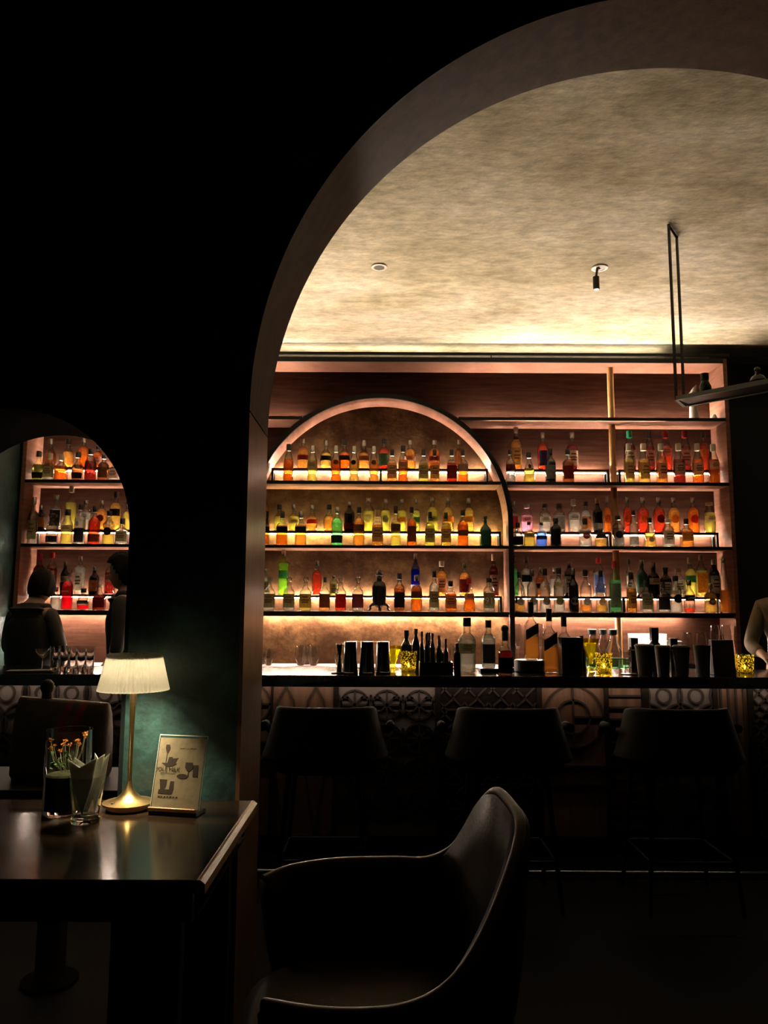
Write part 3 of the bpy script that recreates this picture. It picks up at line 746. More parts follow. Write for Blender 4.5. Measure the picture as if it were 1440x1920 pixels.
# --- left alcove
row(1, 0, 'L', [(72, 846, 21, 'round', 'olive', 'black', 'black/low'), (91, 850, 19, 'squat', 'clear', 'white', 'olive'), (115, 853, 22, 'squat', 'orange', 'cream', N_), (146, 848, 24, 'round', 'brown', 'black', 'black/low'), (170, 842, 20, 'slim', 'dark red', 'black', N_),
    (194, 853, 19, 'whisky', 'brown', 'black', 'brown'), (214, 862, 18, 'squat', 'clear', 'black', 'pink')])
row(1, 1, 'L', [(94, 823, 26, 'round', 'brown', 'silver', N_), (127, 823, 26, 'round', 'amber', 'black', N_), (156, 822, 21, 'whisky', 'orange', 'silver', N_), (183, 837, 19, 'whisky', 'orange', 'black', 'pink')])
row(2, 0, 'L', [(62, 932, 17, 'whisky', 'clear', 'silver', 'olive'), (98, 963, 23, 'gin', 'clear', 'glass', 'black/low'), (126, 955, 20, 'slim', 'yellow', 'black', 'cream/high', None, .5), (150, 946, 19, 'gin', 'clear', 'black', 'black/block', ('8', .50, .16, 'black')),
    (177, 949, 22, 'whisky', 'red', 'black', 'brown/low'), (204, 958, 21, 'whisky', 'yellow', 'black', 'black/disc', None, .3), (229, 972, 23, 'squat', 'clear', 'black', 'olive')])
row(2, 1, 'L', [(76, 947, 20, 'square', 'black', 'silver', 'orange'), (104, 928, 23, 'gin', 'clear', 'silver', 'black'), (132, 912, 21, 'wine', 'yellow', 'cream', N_), (160, 938, 20, 'gin', 'clear', 'silver', 'white/high'), (190, 938, 18, 'whisky', 'amber', 'silver', 'maroon/disc'),
    (216, 922, 21, 'whisky', 'golden', 'black', 'black/high'), (238, 945, 16, 'whisky', 'yellow', 'silver', N_)])
row(3, 0, 'L', [(105, 1100, 16, 'squat', 'clear', 'silver', N_), (127, 1067, 19, 'whisky', 'scarlet', 'glass', 'red/high', ('CAMPARI', .45, .05, 'white')), (156, 1103, 27, 'round', 'scarlet', 'black', 'black/band', None, .22), (187, 1096, 25, 'potion', 'dark red', 'cream', 'maroon'), (219, 1098, 24, 'potion', 'dark red', 'cream', 'brown')])
row(3, 1, 'L', [(72, 1037, 20, 'whisky', 'dark red', 'red', N_), (96, 1036, 18, 'wine', 'dark red', 'red', 'cream'), (121, 1052, 15, 'wine', 'black', 'silver', 'cream/high'), (149, 1043, 23, 'column', 'clear', 'silver', 'cream'), (176, 1062, 18, 'whisky', 'black', 'silver', 'orange'), (206, 1048, 18, 'wine', 'dark red', 'silver', 'pink/high')])
# ornate black decanter on claw feet, lower arch shelf
def ornate():
    Y = 6.360; base = zt[3] + .0006; X = xat(711, 1110, Y); H = zat(1068, Y) - base
    b = thing('bottle', 'ornate black bottle on scrolled claw feet, lower shelf inside arch', 'bottle', (X, Y, base), 0, 'bottles in the front row of the lower shelf inside the arch')
    bm = newbm(); lathe(bm, [(.020, .03), (.050, .05), (.060, .12), (.058, .20), (.045, .235), (.022, .25), (.02, .28), (.012, .29)], 20, .2)
    finish('glass', bm, mat('glass_black'), b, smooth=True, autos=40)
    latheo('stopper', [(.012, .288), (.03, .292), (.03, .30), (.018, .31), (.024, .325), (.010, H)], mat('cap_black'), b, 14)
    for s in (-1, 1):
        pts = [(s * .02, -.01, .05), (s * .055, -.02, .055), (s * .075, -.02, .04), (s * .07, -.02, .022), (s * .085, -.02, .009)]
        tubeo('foot', pts, [.012, .012, .010, .009, .009], mat('cap_black'), b)
    tubeo('foot', [(0, -.02, .05), (0, -.045, .04), (0, -.05, .008)], [.012, .01, .007], mat('cap_black'), b)
    bm = newbm(); tube(bm, [(.045 * math.cos(a), -.052, .13 + .045 * math.sin(a)) for a in [2 * PI * i / 20 for i in range(20)]], .004, 6, True); finish('medallion', bm, mat('glass_black'), b, smooth=True)
ornate()
# ================================================================ THINGS ON THE BACK COUNTER
def glassware(name, label, cat, px, ytop, ybot, w, Y, base, prof, grp=None, m=None, fillm=None, fprof=None, seg=24, sy=1):
    """prof in units of (half width, height)"""
    R = (xat(px + w / 2, ybot, Y) - xat(px - w / 2, ybot, Y)) / 2
    H = zat(ytop, Y, px) - base
    t = thing(name, label, cat, (xat(px, (ytop + ybot) / 2, Y), Y, base + .0008), 0, grp)
    latheo('bowl', [(r * R, z * H) for r, z in prof], m or clearg, t, seg, sy=sy, cap1=False)
    if fprof: latheo('contents', [(r * R, z * H) for r, z in fprof], fillm, t, seg, sy=sy)
    return t
clearg = mat('clear_glass', (.97, .98, .96), 0.0, trans=1, ior=1.45)
stemless = [(.45, 0), (.62, .04), (.92, .28), (1, .5), (.96, .75), (.80, 1), (.77, 1), (.93, .75), (.96, .5), (.88, .30), (.5, .08), (.01, .07)]
CB = ZCTR
g1 = 'stemless glasses at the left end of the counter'
for i, (px, yt, Y) in enumerate([(482, 1216, 6.36), (492, 1217, 6.48), (504, 1216, 6.36)]):
    glassware('wine_glass', ['clear stemless glass half hidden by the arch pillar', 'clear stemless glass behind two others beside pillar', 'clear stemless glass, rightmost of three beside pillar'][i], 'glass', px, yt, 1246, 17, Y, CB, stemless, g1)
for i, (px, yt, Y) in enumerate([(564, 1210, 6.36), (576, 1212, 6.50), (588, 1210, 6.36)]):
    glassware('wine_glass', ['large stemless glass, left of the trio under the arch', 'large stemless glass, middle and rearmost of the trio', 'large stemless glass, right of the trio under the arch'][i], 'glass', px, yt, 1246, 22, Y, CB, stemless, 'large stemless glasses under the arch')
glassware('wine_glass', 'large stemless glass behind the double-ended jigger', 'glass', 636, 1205, 1246, 19, 6.36, CB, stemless)
glassware('wine_glass', 'clear fluted tumbler behind the dropper bottle', 'glass', 852, 1211, 1246, 15, 6.36, CB, [(.7, 0), (.95, .5), (1, 1), (.96, 1), (.9, .5), (.6, .06), (.01, .06)])
goblet = [(.55, 0), (.55, .012), (.08, .03), (.06, .38), (.35, .44), (.85, .58), (1, .72), (.92, .88), (.72, 1), (.69, 1), (.89, .88), (.96, .72), (.8, .6), (.3, .47), (.01, .45)]
for i, px in enumerate((971, 1013)):
    glassware('wine_glass', ['tall clear goblet left of the slant-labelled bottle', 'tall clear goblet right of the slant-labelled bottle'][i], 'glass', px, 1170, 1246, 18, 6.36, CB, goblet, 'goblets on the back counter')
# round decanters with dark stoppers on the counter
for i, px in enumerate((1111, 1131, 1150)):
    Y = 6.28 + .12 * (i % 2); H = zat(1178, Y) - CB; R = .070
    t = thing('decanter', ['globe decanter with dark neck, left of the trio', 'globe decanter, middle and rearmost of the trio', 'globe decanter with dark neck beside wooden post'][i], 'decanter', (xat(px, 1210, Y), Y, CB), 0, 'globe decanters on the back counter')
    latheo('bowl', [(.03 * 1, 0.001), (.05, .01), (R * .9, H * .28), (R * .92, H * .42), (R * .62, H * .62), (.03, H * .78), (.026, H * .86)], clearg, t)
    latheo('stopper', [(.024, H * .84), (.036, H * .88), (.036, H)], mat('cap_black'), t, 12)
# green glass tray / plates
t = thing('glass_tray', 'green-tinted glass tray on the counter below the globe decanters', 'tray', (xat(1148, 1235, 6.2), 6.165, CB))
gg = thin_glass('green_glass', (.45, .85, .62), .05)
bm = newbm(); box(bm, -.22, .20, -.032, .032, .0005, .075); finish('tray_body', bm, gg, t, bevel=.004)
bm = newbm(); box(bm, -.23, .21, -.036, .036, .078, .086); finish('tray_rim', bm, mat('green_rim', (.25, .65, .45), .15), t, bevel=.002)
# clear ribbed container, glass racks near the right end
def ribbed(px0, px1, yt, Y, lbl, name='ribbed_jar'):
    x0, x1 = xat(px0, 1210, Y), xat(px1, 1210, Y); H = zat(yt, Y) - CB
    t = thing(name, lbl, 'container', ((x0 + x1) / 2, Y, CB + .0005)); w = (x1 - x0) / 2
    bm = newbm(); n = 40
    p = [(-w + 2 * w * i / n, -.05 + (.004 if i % 2 else 0)) for i in range(n + 1)] + [(w, .05), (-w, .05)]
    lo = [bm.verts.new((x, y, 0)) for x, y in p]; hi = [bm.verts.new((x, y, H)) for x, y in p]
    for i in range(len(p)): j = (i + 1) % len(p); bm.faces.new((lo[i], lo[j], hi[j], hi[i]))
    finish('container_wall', bm, paper('frost', (.55, .53, .48), .6), t)
    boxo('container_base', -w, w, -.05, .05, 0, .004, clearg, t)
ribbed(1181, 1247, 1186, 6.36, 'frosted ribbed container behind the takeaway cups')
t = thing('steel_bin', 'low brushed steel box between the ribbed container and stacked glasses', 'box', (xat(1262, 1215, 6.36), 6.36, CB + .0005))
boxo('bin_body', -.052, .052, -.06, .06, 0, zat(1203, 6.36) - CB, mat('brushed_steel', (.35, .36, .33), .3, 1), t, bevel=.004)
boxo('bin_lid', -.054, .054, -.062, .062, zat(1203, 6.36) - CB, zat(1199, 6.36) - CB, mat('brushed_steel'), t, bevel=.002)
tumb = [(.74, 0), (.86, .3), (1, 1), (.95, 1), (.82, .32), (.7, .06), (.01, .06)]
inv = [(1, 0), (.86, .7), (.74, 1), (.01, 1), (.7, .94), (.82, .68), (.95, 0)]
k = 0
for col, px in enumerate((1290, 1315)):
    for lv in range(2):
        Y = 6.35; hh = .125; 
        t = thing('drinking_glass', f"cut glass tumbler upside down, {'upper' if lv else 'lower'} of the {'right' if col else 'left'} stack by counter end", 'glass', (xat(px, 1200, Y), Y, CB + .03 + lv * (hh + .001)), 0, 'stacked tumblers near the counter end')
        R = .052 if lv == 0 else .046
        bm = newbm(); lathe(bm, [(r * R * (1 + .03 * (q % 2)), z * hh) for q, (r, z) in enumerate(inv)], 12, cap0=False, cap1=False); finish('bowl', bm, clearg, t)
t = thing('glass_rack', 'low dark rack carrying the upturned tumblers', 'rack', (xat(1303, 1200, 6.35), 6.35, CB + .0005))
boxo('rack_base', -.115, .115, -.06, .06, 0, .0285, blackwood, t)
for i, px in enumerate((1341, 1362)):
    glassware('wine_glass', ['balloon glass standing left, above the dark gift bag', 'balloon glass standing right, above the dark gift bag'][i], 'glass', px, 1172, 1246, 19, 6.34, CB, goblet, 'balloon glasses at the counter end')

# ================================================================ THINGS ON THE BAR TOP
def on_bar(px, Y): return xat(px, 1240, Y)
def hgt(px, yt, Y): return zat(yt, Y, px) - BZ
def rad(px, w, Y): return (xat(px + w / 2, 1230, Y) - xat(px - w / 2, 1230, Y)) / 2
blk = mat('shaker_steel', (.22, .21, .20), .14, 1)
for i, (px, Y) in enumerate([(657, 4.42), (688, 4.42), (718, 4.46)]):
    H = hgt(px, 1203, Y); R = rad(px, 29, Y)
    t = thing('cocktail_shaker', ['steel shaker tin upside down beside the jigger', 'steel shaker tin upside down, middle of three', 'steel shaker tin upside down beside the yellow mixing glass'][i], 'shaker', (on_bar(px, Y), Y, BZ + .0006), 0, 'upturned shaker tins on the bar')
    latheo('tin_body', [(R, 0), (R * 1.0, H * .02), (R * .80, H * .97), (R * .76, H)], blk, t, 28)
    latheo('rim', [(R * 1.0, .001), (R * 1.04, .003), (R * 1.04, .008), (R, .010)], blk, t, 28)
Y = 4.46; px = 637
tr = thing('bar_mat', 'small round black rubber mat under the jigger', 'mat', (on_bar(638, Y), Y, BZ + .0006))
latheo('mat_disc', [(.050, 0), (.052, .003), (.050, .006)], capblack, tr, 28)
t = thing('jigger', 'double-ended hourglass jigger on small black mat', 'jigger', (on_bar(px, Y), Y, BZ + .0075))
H = hgt(px, 1208, Y) - .0075; R = rad(px, 14, Y)
latheo('upper_cup', [(R * .35, H * .56), (R * .95, H), (R * .88, H), (R * .3, H * .6)], blk, t, 20)
latheo('lower_cup', [(R * .9, 0), (R * .35, H * .56), (R * .3, H * .56)], blk, t, 20)
ygl = thin_glass('yellow_glass', (.92, .88, .28), .04)
ylq = liquid('lime', (.88, .85, .14))
def flare(px, yt, Y, w, lbl, base=BZ):
    H = zat(yt, Y, px) - base; R = rad(px, w, Y)
    t = thing('mixing_glass', lbl, 'glass', (on_bar(px, Y), Y, base + .0006))
    latheo('bowl', [(R * .5, 0), (R * .5, .008), (R * .22, .02), (R * .30, H * .3), (R * 1.0, H), (R * .97, H), (R * .27, H * .3), (.002, .035)], ygl, t, 24)
    latheo('drink', [(R * .18, .034), (R * .26, H * .3), (R * .82, H * .86)], ylq, t, 24)
flare(737, 1211, 4.74, 36, 'yellow angular mixing glass between shaker and yellow tumbler')
flare(1108, 1198, 4.80, 32, 'yellow angular mixing glass left of the middle yellow tumbler')
flame = emitter('candle_flame', (1, .62, .14), 30)
wax = paper('wax', (.85, .8, .5), .5)
def tealight(px, yt, yb, w, Y, lbl):
    H = hgt(px, yt, Y); R = rad(px, w, Y)
    t = thing('candle_tumbler', lbl, 'candle holder', (on_bar(px, Y), Y, BZ + .0006), 0, 'yellow cut glass tumblers glowing on the bar')
    bm = newbm(); n = 28; rings = []
    prof = [(.78, 0), (.82, .04), (.86, .2), (.90, .4), (.94, .6), (.97, .8), (1, 1)]
    for q, (r, z) in enumerate(prof):
        rings.append([bm.verts.new((R * r * (1 + (.045 if (i + q) % 2 else -.01)) * math.cos(2 * PI * (i + .4 * q) / n), R * r * (1 + (.045 if (i + q) % 2 else -.01)) * math.sin(2 * PI * (i + .4 * q) / n), z * H)) for i in range(n)])
    for a, b in zip(rings, rings[1:]):
        for i in range(n): bm.faces.new((a[i], a[(i + 1) % n], b[(i + 1) % n], b[i]))
    bm.faces.new(rings[0][::-1])
    finish('tumbler', bm, cutg, t)
    c = latheo('candle', [(R * .55, .006), (R * .55, .022), (.003, .022)], wax, t, 18)
    latheo('flame', [(.001, .024), (.0055, .031), (.004, .042), (.0006, .052)], flame, c, 10)
def cut_glass():
    m = bpy.data.materials.new('yellow_cut_glass'); m.use_nodes = True
    nt = m.node_tree; N = nt.nodes; L = nt.links; N.remove(N['Principled BSDF'])
    g = N.new('ShaderNodeBsdfGlossy'); g.inputs['Roughness'].default_value = .08; g.inputs[0].default_value = (1, .95, .6, 1)
    t = N.new('ShaderNodeBsdfTransparent'); t.inputs[0].default_value = (.85, .72, .12, 1)
    tl = N.new('ShaderNodeBsdfTranslucent'); tl.inputs[0].default_value = (.9, .78, .12, 1)
    vo = N.new('ShaderNodeTexVoronoi'); vo.inputs['Scale'].default_value = 95
    cr = N.new('ShaderNodeValToRGB'); cr.color_ramp.elements[0].position = .25; cr.color_ramp.elements[1].position = .5
    tc = N.new('ShaderNodeTexCoord'); L.new(tc.outputs['Object'], vo.inputs['Vector']); L.new(vo.outputs['Distance'], cr.inputs[0])
    a = N.new('ShaderNodeMixShader'); b = N.new('ShaderNodeMixShader'); b.inputs[0].default_value = .08
    L.new(cr.outputs[0], a.inputs[0]); L.new(tl.outputs[0], a.inputs[1]); L.new(t.outputs[0], a.inputs[2])
    L.new(a.outputs[0], b.inputs[1]); L.new(g.outputs[0], b.inputs[2]); L.new(b.outputs[0], N['Material Output'].inputs[0])
    return m
cutg = cut_glass()
tealight(766, 1221, 1255, 31, 4.60, 'yellow cut glass candle tumbler beside the bitters caddy')
tealight(1132, 1224, 1256, 32, 4.60, 'yellow cut glass candle tumbler left of takeaway cups')
tealight(1396, 1227, 1258, 33, 4.58, 'yellow cut glass candle tumbler at the right end by sleeve')
# bitters caddy and its little bottles
t = thing('bar_caddy', 'black rectangular caddy holding a cluster of small dark bottles', 'caddy', (on_bar(817, 4.44), 4.44, BZ + .0006))
w = rad(817, 62, 4.44); hC = hgt(817, 1241, 4.44)
for nm, a in (('side_wall', (-w, w, -.055, -.050)), ('side_wall', (-w, w, .050, .055)), ('side_wall', (-w, -w + .005, -.05, .05)), ('side_wall', (w - .005, w, -.05, .05))):
    boxo(nm, *a, .005, hC, capblack, t)
boxo('caddy_base', -w, w, -.055, .055, 0, .005, capblack, t)
brown = mat('brown_glass', (.025, .012, .006), .12)
dark = mat('dark_glass', (.012, .014, .012), .10)
def dbottle(px, yt, Y, w, shape, m, capc, lbl, base=BZ, grp=None, labc=None, word='bottle', H=None, liq=None, fill=None, extra=None, sqm=None):
    prof, sq, c0, cr, lt, _ = SH[shape]; prof = chaikin(prof)
    X = xat(px, 1215, Y); R = rad(px, w, Y); H = H or (zat(yt, Y, px) - base)
    if liq: return bottle((X, Y, base + .0006), R, H, shape, liq, capc, labc, lbl, grp, fill, 0, extra)
    b = thing('bottle', lbl, 'bottle', (X, Y, base + .0006), 0, grp)
    latheo('glass', [(r * R, z * H) for r, z in prof], m, b, 18, sq)
    k = cr * R + .0015
    latheo('cap', [(k, c0 * H), (k, .985 * H), (k * .9, H)], mat('cap_' + capc, CAPS[capc], .35), b, 14)
    if labc:
        bm = newbm(); label_patch(bm, prof, R, H, .12, .46, 1.1, sq); finish('label', bm, paper(labc, LAB[labc], .3), b, smooth=True)
    return b
gb = 'small dark bottles crowded round the black caddy'
cad = [(791, 1184, 4.46, 8, 'wine', 'black', 'slender dark bottle, leftmost inside the caddy'), (800, 1189, 4.425, 9, 'whisky', 'black', 'dark bottle second from left inside the caddy'), (811, 1187, 4.465, 10, 'wine', 'brown', 'dark bottle at the centre of the caddy'),
       (823, 1192, 4.425, 10, 'whisky', 'red', 'dark bottle right of centre inside the caddy'), (836, 1198, 4.465, 9, 'whisky', 'black', 'short dark bottle, rightmost inside the caddy')]
CAPS['brown'] = (.10, .05, .03)
for px, yt, Y, w_, sh_, cp, lb in cad: dbottle(px, yt, Y, w_, sh_, dark, cp, lb, base=BZ + .006, grp=gb)
for px, yt, Y, w_, sh_, cp, lb in [(762, 1182, 4.76, 20, 'whisky', 'black', 'dark bottle rising behind the left yellow tumbler'), (780, 1179, 4.78, 15, 'wine', 'brown', 'tall brown-necked bottle behind the caddy, tallest of cluster'),
       (803, 1186, 4.74, 20, 'squat', 'brown', 'broad dark bottle with wide brown cap behind caddy'), (824, 1199, 4.74, 16, 'squat', 'brown', 'low dark bottle with square brown cap behind caddy')]:
    dbottle(px, yt, Y, w_, sh_, dark, cp, lb, grp=gb)
b = dbottle(857, 1206, 4.38, 13, 'gin', brown, 'black', 'brown dropper bottle right of the black caddy')
# larger bottles standing on the bar
CAPS['brown'] = (.10, .05, .03)
dbottle(876, 1158, 4.46, 34, 'bulge', None, 'black', 'large clear decanter-shaped bottle right of the caddy', liq='clear', labc='olive/high', fill=.62)
tr = thing('serving_tray', 'low black tray under the second clear bottle', 'tray', (on_bar(918, 4.62), 4.62, BZ + .0006)); boxo('tray_body', -.062, .062, -.06, .06, 0, .02, capblack, tr, bevel=.003)
dbottle(916, 1163, 4.62, 26, 'whisky', None, 'black', 'clear bottle with black label on the low tray', base=BZ + .0208, liq='clear', labc='black')
b = dbottle(947, 1184, 4.42, 26, 'squat', None, 'black', 'dark red bottle with glossy ball stopper', liq='dark red', labc='black/block')
R0 = .017; H0 = zat(1184, 4.42) - BZ
bm = newbm(); bmesh.ops.create_uvsphere(bm, u_segments=16, v_segments=10, radius=.022); 
for v in bm.verts: v.co.z += H0 + .018
finish('ball_stopper', bm, mat('glossy_black', (.01, .01, .01), .06), b, smooth=True)
def slant(px, yt, Y, w, lbl, base, lblc='black'):
    X = xat(px, 1190, Y); R = rad(px, w, Y); H = zat(yt, Y, px) - base
    b = bottle((X, Y, base), R, H, 'square', 'amber', 'black', None, lbl, 'square whisky bottles with slanted labels', .40, 0)
    bm = newbm()
    prof, sq = chaikin(SH['square'][0]), SH['square'][1]
    nA = 10; e = 2 + 6 * sq; g = []
    for j in (0, 1):
        r_ = []
        for i in range(nA + 1):
            a = -PI / 2 - .8 + 1.6 * i / nA; ca, sa = math.cos(a), math.sin(a); kk = (abs(ca) ** e + abs(sa) ** e) ** (-1 / e)
            z = H * (.34 + .13 * i / nA + .17 * j)
            r_.append(bm.verts.new(((R * .96 * kk + .0015) * ca, (R * .96 * kk + .0015) * sa, z)))
        g.append(r_)
    for i in range(nA): bm.faces.new((g[0][i], g[0][i + 1], g[1][i + 1], g[1][i]))
    l = finish('label', bm, mat('slant_label', (.02, .018, .016), .5), b, smooth=True); l['label'] = 'slanted black band label'
    return b
trd = thing('serving_tray', 'thick round black tray under the left slant-labelled bottle', 'tray', (on_bar(993, 4.62), 4.62, BZ + .0006))
hh = hgt(993, 1237, 4.62); latheo('tray_disc', [(.086, 0), (.090, .004), (.090, hh - .004), (.086, hh)], capblack, trd, 40)
slant(996, 1129, 4.62, 26, 'square whisky bottle with slanted black label raised on round tray', BZ + hh + .002)
slant(1030, 1141, 4.52, 27, 'square whisky bottle with slanted black label standing on bar', BZ + .001)
dbottle(1058, 1155, 4.72, 26, 'square', dark, 'black', 'dark whisky bottle behind the black box', liq='amber', labc='black/tall')
t = thing('menu_box', 'tall black box right of the slant-labelled bottles', 'box', (on_bar(1069, 4.45), 4.45, BZ + .0006))
wB = rad(1069, 38, 4.45); hB = hgt(1069, 1195, 4.45); boxo('box_body', -wB, wB, -.05, .05, 0, hB * .94, capblack, t, bevel=.002); boxo('box_lid', -wB - .001, wB + .001, -.051, .051, hB * .94, hB, capblack, t, bevel=.002)
dbottle(1091, 1192, 4.66, 14, 'squat', dark, 'black', 'black capped bottle behind the right mixing glass')
# takeaway cups
cupm = noisy('dark_paper_cup', [(.045, .040, .022), (.065, .056, .03)], nscale=12, rough=.6)
for i, (px, yt, w, Y) in enumerate([(1209, 1208, 37, 4.42), (1243, 1210, 31, 4.46), (1278, 1210, 33, 4.42), (1317, 1206, 34, 4.44)]):
    H = hgt(px, yt, Y); R = rad(px, w, Y)
    t = thing('takeaway_cup', ['dark takeaway cup with domed lid, leftmost of the row', 'dark takeaway cup with flat lid, second of the row', 'dark takeaway cup with flat lid, third of the row', 'dark lidless cup before the stacked tumblers'][i], 'cup', (on_bar(px, Y), Y, BZ + .0006), 0, 'dark cups lined up on the bar')
    latheo('cup_body', [(R * .68, 0), (R * .92, H * .9), (R * .95, H * .93)] + ([(R * .9, H * .93), (R * .6, .01)] if i == 3 else []), cupm, t, 28)
    if i < 3: latheo('lid', [(R * .95, H * .92), (R, H * .93), (R, H * .96), (R * .9, H * .97), (R * .86, H), (.002, H)] , cupm, t, 28)
for px, yt, Y, w_, lb in [(1189, 1196, 4.72, 15, 'black capped dark bottle behind the leftmost takeaway cup'), (1228, 1177, 4.72, 15, 'tall square black bottle behind the takeaway cups'), (1263, 1197, 4.72, 15, 'black capped dark bottle behind the third takeaway cup')]:
    t = thing('bottle', lb, 'bottle', (on_bar(px, Y), Y, BZ + .0006), 0, 'square capped dark bottles behind the cups')
    H = hgt(px, yt, Y); R = rad(px, w_ * 1.1, Y)
    latheo('glass', [(R * 1.1, 0), (R * 1.1, H * .62), (R * .8, H * .66), (R * .8, H * .72)], dark, t, 16, .8)
    latheo('cap', [(R * .88, H * .72), (R * .88, H)], capblack, t, 16, .8)
t = thing('gift_bag', 'dark patterned paper bag at the right end of the bar', 'bag', (on_bar(1353, 4.47), 4.47, BZ + .0006))
wB = rad(1353, 41, 4.47); hB = hgt(1353, 1200, 4.47)
bm = newbm(); vs = box(bm, -wB, wB, -.04, .04, 0, hB)
for v in bm.verts:
    if v.co.z > hB * .5: v.co.y *= .5
finish('bag_body', bm, noisy('bag_paper', [(.03, .02, .018), (.06, .03, .025), (.03, .035, .05)], nscale=30, rough=.5), t, bevel=.002)
tube_pts = [(-.02, 0, hB - .002), (-.015, 0, hB + .03), (.015, 0, hB + .03), (.02, 0, hB - .002)]
tubeo('handle', tube_pts, .002, capblack, t)
# wire stand right of middle yellow tumbler
t = thing('wire_stand', 'small black wire stand on a round foot', 'stand', (on_bar(1178, 4.46), 4.46, BZ + .0006))
latheo('foot', [(.045, 0), (.045, .004), (.002, .005)], capblack, t, 24)
hh = hgt(1178, 1222, 4.46)
for s in (-1, 1): tubeo('upright', [(s * .018, 0, .004), (s * .018, 0, hh)], .0018, capblack, t, 6)
for z in (.3, .55, .8, 1): tubeo('rung', [(-.018, 0, hh * z), (.018, 0, hh * z)], .0015, capblack, t, 6)

# left end of the bar: row of tall tumblers, coupe, bar mat
gl = 'tall glasses on the bar seen through the small arch'
names = ['tall tumbler, leftmost of the row in small arch', 'tall tumbler, second from left in small arch', 'tall tumbler, third from left in small arch', 'tall tumbler, fourth from left in small arch', 'tall tumbler, rightmost of the row in small arch']
for i, (px, Y) in enumerate([(103, 4.44), (120, 4.54), (136, 4.44), (152, 4.54), (168, 4.44)]):
    glassware('drinking_glass', names[i], 'glass', px, 1211, 1255, 19, Y, BZ, [(.8, 0), (.86, .1), (1, 1), (.93, 1), (.8, .2), (.7, .14), (.01, .13)], gl)
glassware('coupe_glass', 'wide coupe glass in front of the bartender', 'glass', 80, 1216, 1256, 27, 4.62, BZ, [(.5, 0), (.5, .02), (.07, .05), (.06, .5), (.5, .62), (.95, .85), (1, 1), (.97, 1), (.9, .86), (.45, .66), (.01, .56)])
t = thing('bar_towel', 'folded dark cloth lying on the bar in the small arch', 'towel', (on_bar(60, 4.42), 4.42, BZ + .0006), .2)
for i in range(3):
    boxo('fold', -.13 + .004 * i, .13 - .006 * i, -.06, .06 - .01 * i, .004 * i, .004 * i + .0038, noisy('towel_cloth', [(.05, .05, .035), (.10, .095, .06)], nscale=40, rough=.9), t, bevel=.001)
t = thing('napkin_holder', 'small tan folded card on the back counter behind bartender', 'card', (xat(198, 1240, 6.25), 6.25, CB + .0005))
bm = newbm(); v = [bm.verts.new(p) for p in [(-.03, -.02, 0), (.03, -.02, 0), (.03, .02, 0), (-.03, .02, 0), (0, 0, .055)]]
for f in ((0, 1, 4), (1, 2, 4), (2, 3, 4), (3, 0, 4), (3, 2, 1, 0)): bm.faces.new([v[i] for i in f])
finish('card_fold', bm, mat('tan_card', (.4, .3, .2), .7), t)

# items on top shelf at right
t = thing('ceramic_bottle', 'pale swan-necked ceramic bottle on topmost shelf behind hanging rack', 'bottle', (xat(1300, 750, 6.40), 6.40, zt[0] + .0006))
H = zat(722, 6.4, 1300) - zt[0]
pale = mat('pale_ceramic', (.55, .52, .46), .35)
bm = newbm(); lathe(bm, [(.036, 0), (.040, .01), (.034, H * .35), (.026, H * .55), (.030, H * .72), (.034, H * .78)], 20); finish('vessel', bm, pale, t, smooth=True)
bm = newbm(); tube(bm, [(0, 0, H * .76), (.012, 0, H * .88), (.03, 0, H)], [.030, .018, .004], 12); finish('spout', bm, pale, t, smooth=True)
t = thing('ceramic_bottle', 'small pale jar in the corner of the topmost shelf', 'bottle', (xat(1352, 775, 6.42) - .06, 6.42, zt[0] + .0006))
latheo('vessel', [(.028, 0), (.03, .02), (.018, .05), (.012, .06)], pale, t, 18)

# ================================================================ HANGING RACK + CEILING FITTINGS
rk = thing('hanging_rack', 'black steel rack hanging from the ceiling on twin rods at right', 'rack', (0, 0, 0))
A = at(1255, 433, 4.185); zr = 2.52
ax, ay = xat(1268, 748, 4.185), 4.185
bx2, by2 = xat(1283, 760, 4.33), 4.33
dx, dy = .719, -.695
rs_ = noisy('rack_steel', [(.012, .012, .012), (.02, .02, .019)], nscale=30, rough=.3)
LR = 1.5
def rod(p, q, r=.0075, nm='rod'):
    o = tubeo(nm, [p, q], r, rs_, rk, 4); return o
for (x, y) in ((ax, ay), (bx2, by2)): rod((x, y, zr), (x, y, ZC - .001), .009)
for (x, y) in ((ax + dx * LR, ay + dy * LR), (bx2 + dx * LR, by2 + dy * LR)): rod((x, y, zr), (x, y, ZC - .001), .009)
rod((ax, ay, ZC - .012), (bx2, by2, ZC - .012), .009, 'ceiling_bar')
bm = newbm()
tm = mat('rack_steel_lit', (.30, .31, .28), .4, .4)  # paler than the rods: light on the frame edges put into colour
def beam(bm, p, q, w, h):
    p, q = Vector(p), Vector(q); t = (q - p).normalized(); n = Vector((-t.y, t.x, 0)) * w / 2
    v = [bm.verts.new(a + b + Vector((0, 0, c))) for a in (p, q) for b in (n, -n) for c in (0, h)]
    for f in ((0, 1, 3, 2), (4, 6, 7, 5), (0, 4, 5, 1), (2, 3, 7, 6), (0, 2, 6, 4), (1, 5, 7, 3)): bm.faces.new([v[i] for i in f])
C1, C2 = (ax, ay, zr), (bx2, by2, zr); D1 = (ax + dx * LR, ay + dy * LR, zr); D2 = (bx2 + dx * LR, by2 + dy * LR, zr)
for p, q in ((C1, D1), (C2, D2), (C1, C2), (D1, D2)): beam(bm, p, q, .018, .022)
finish('rack_frame', bm, tm, rk)
bm = newbm(); beam(bm, ((ax + bx2) / 2 + dx * .02, (ay + by2) / 2 + dy * .02, zr + .006), ((D1[0] + D2[0]) / 2, (D1[1] + D2[1]) / 2, zr + .006), .165, .006)
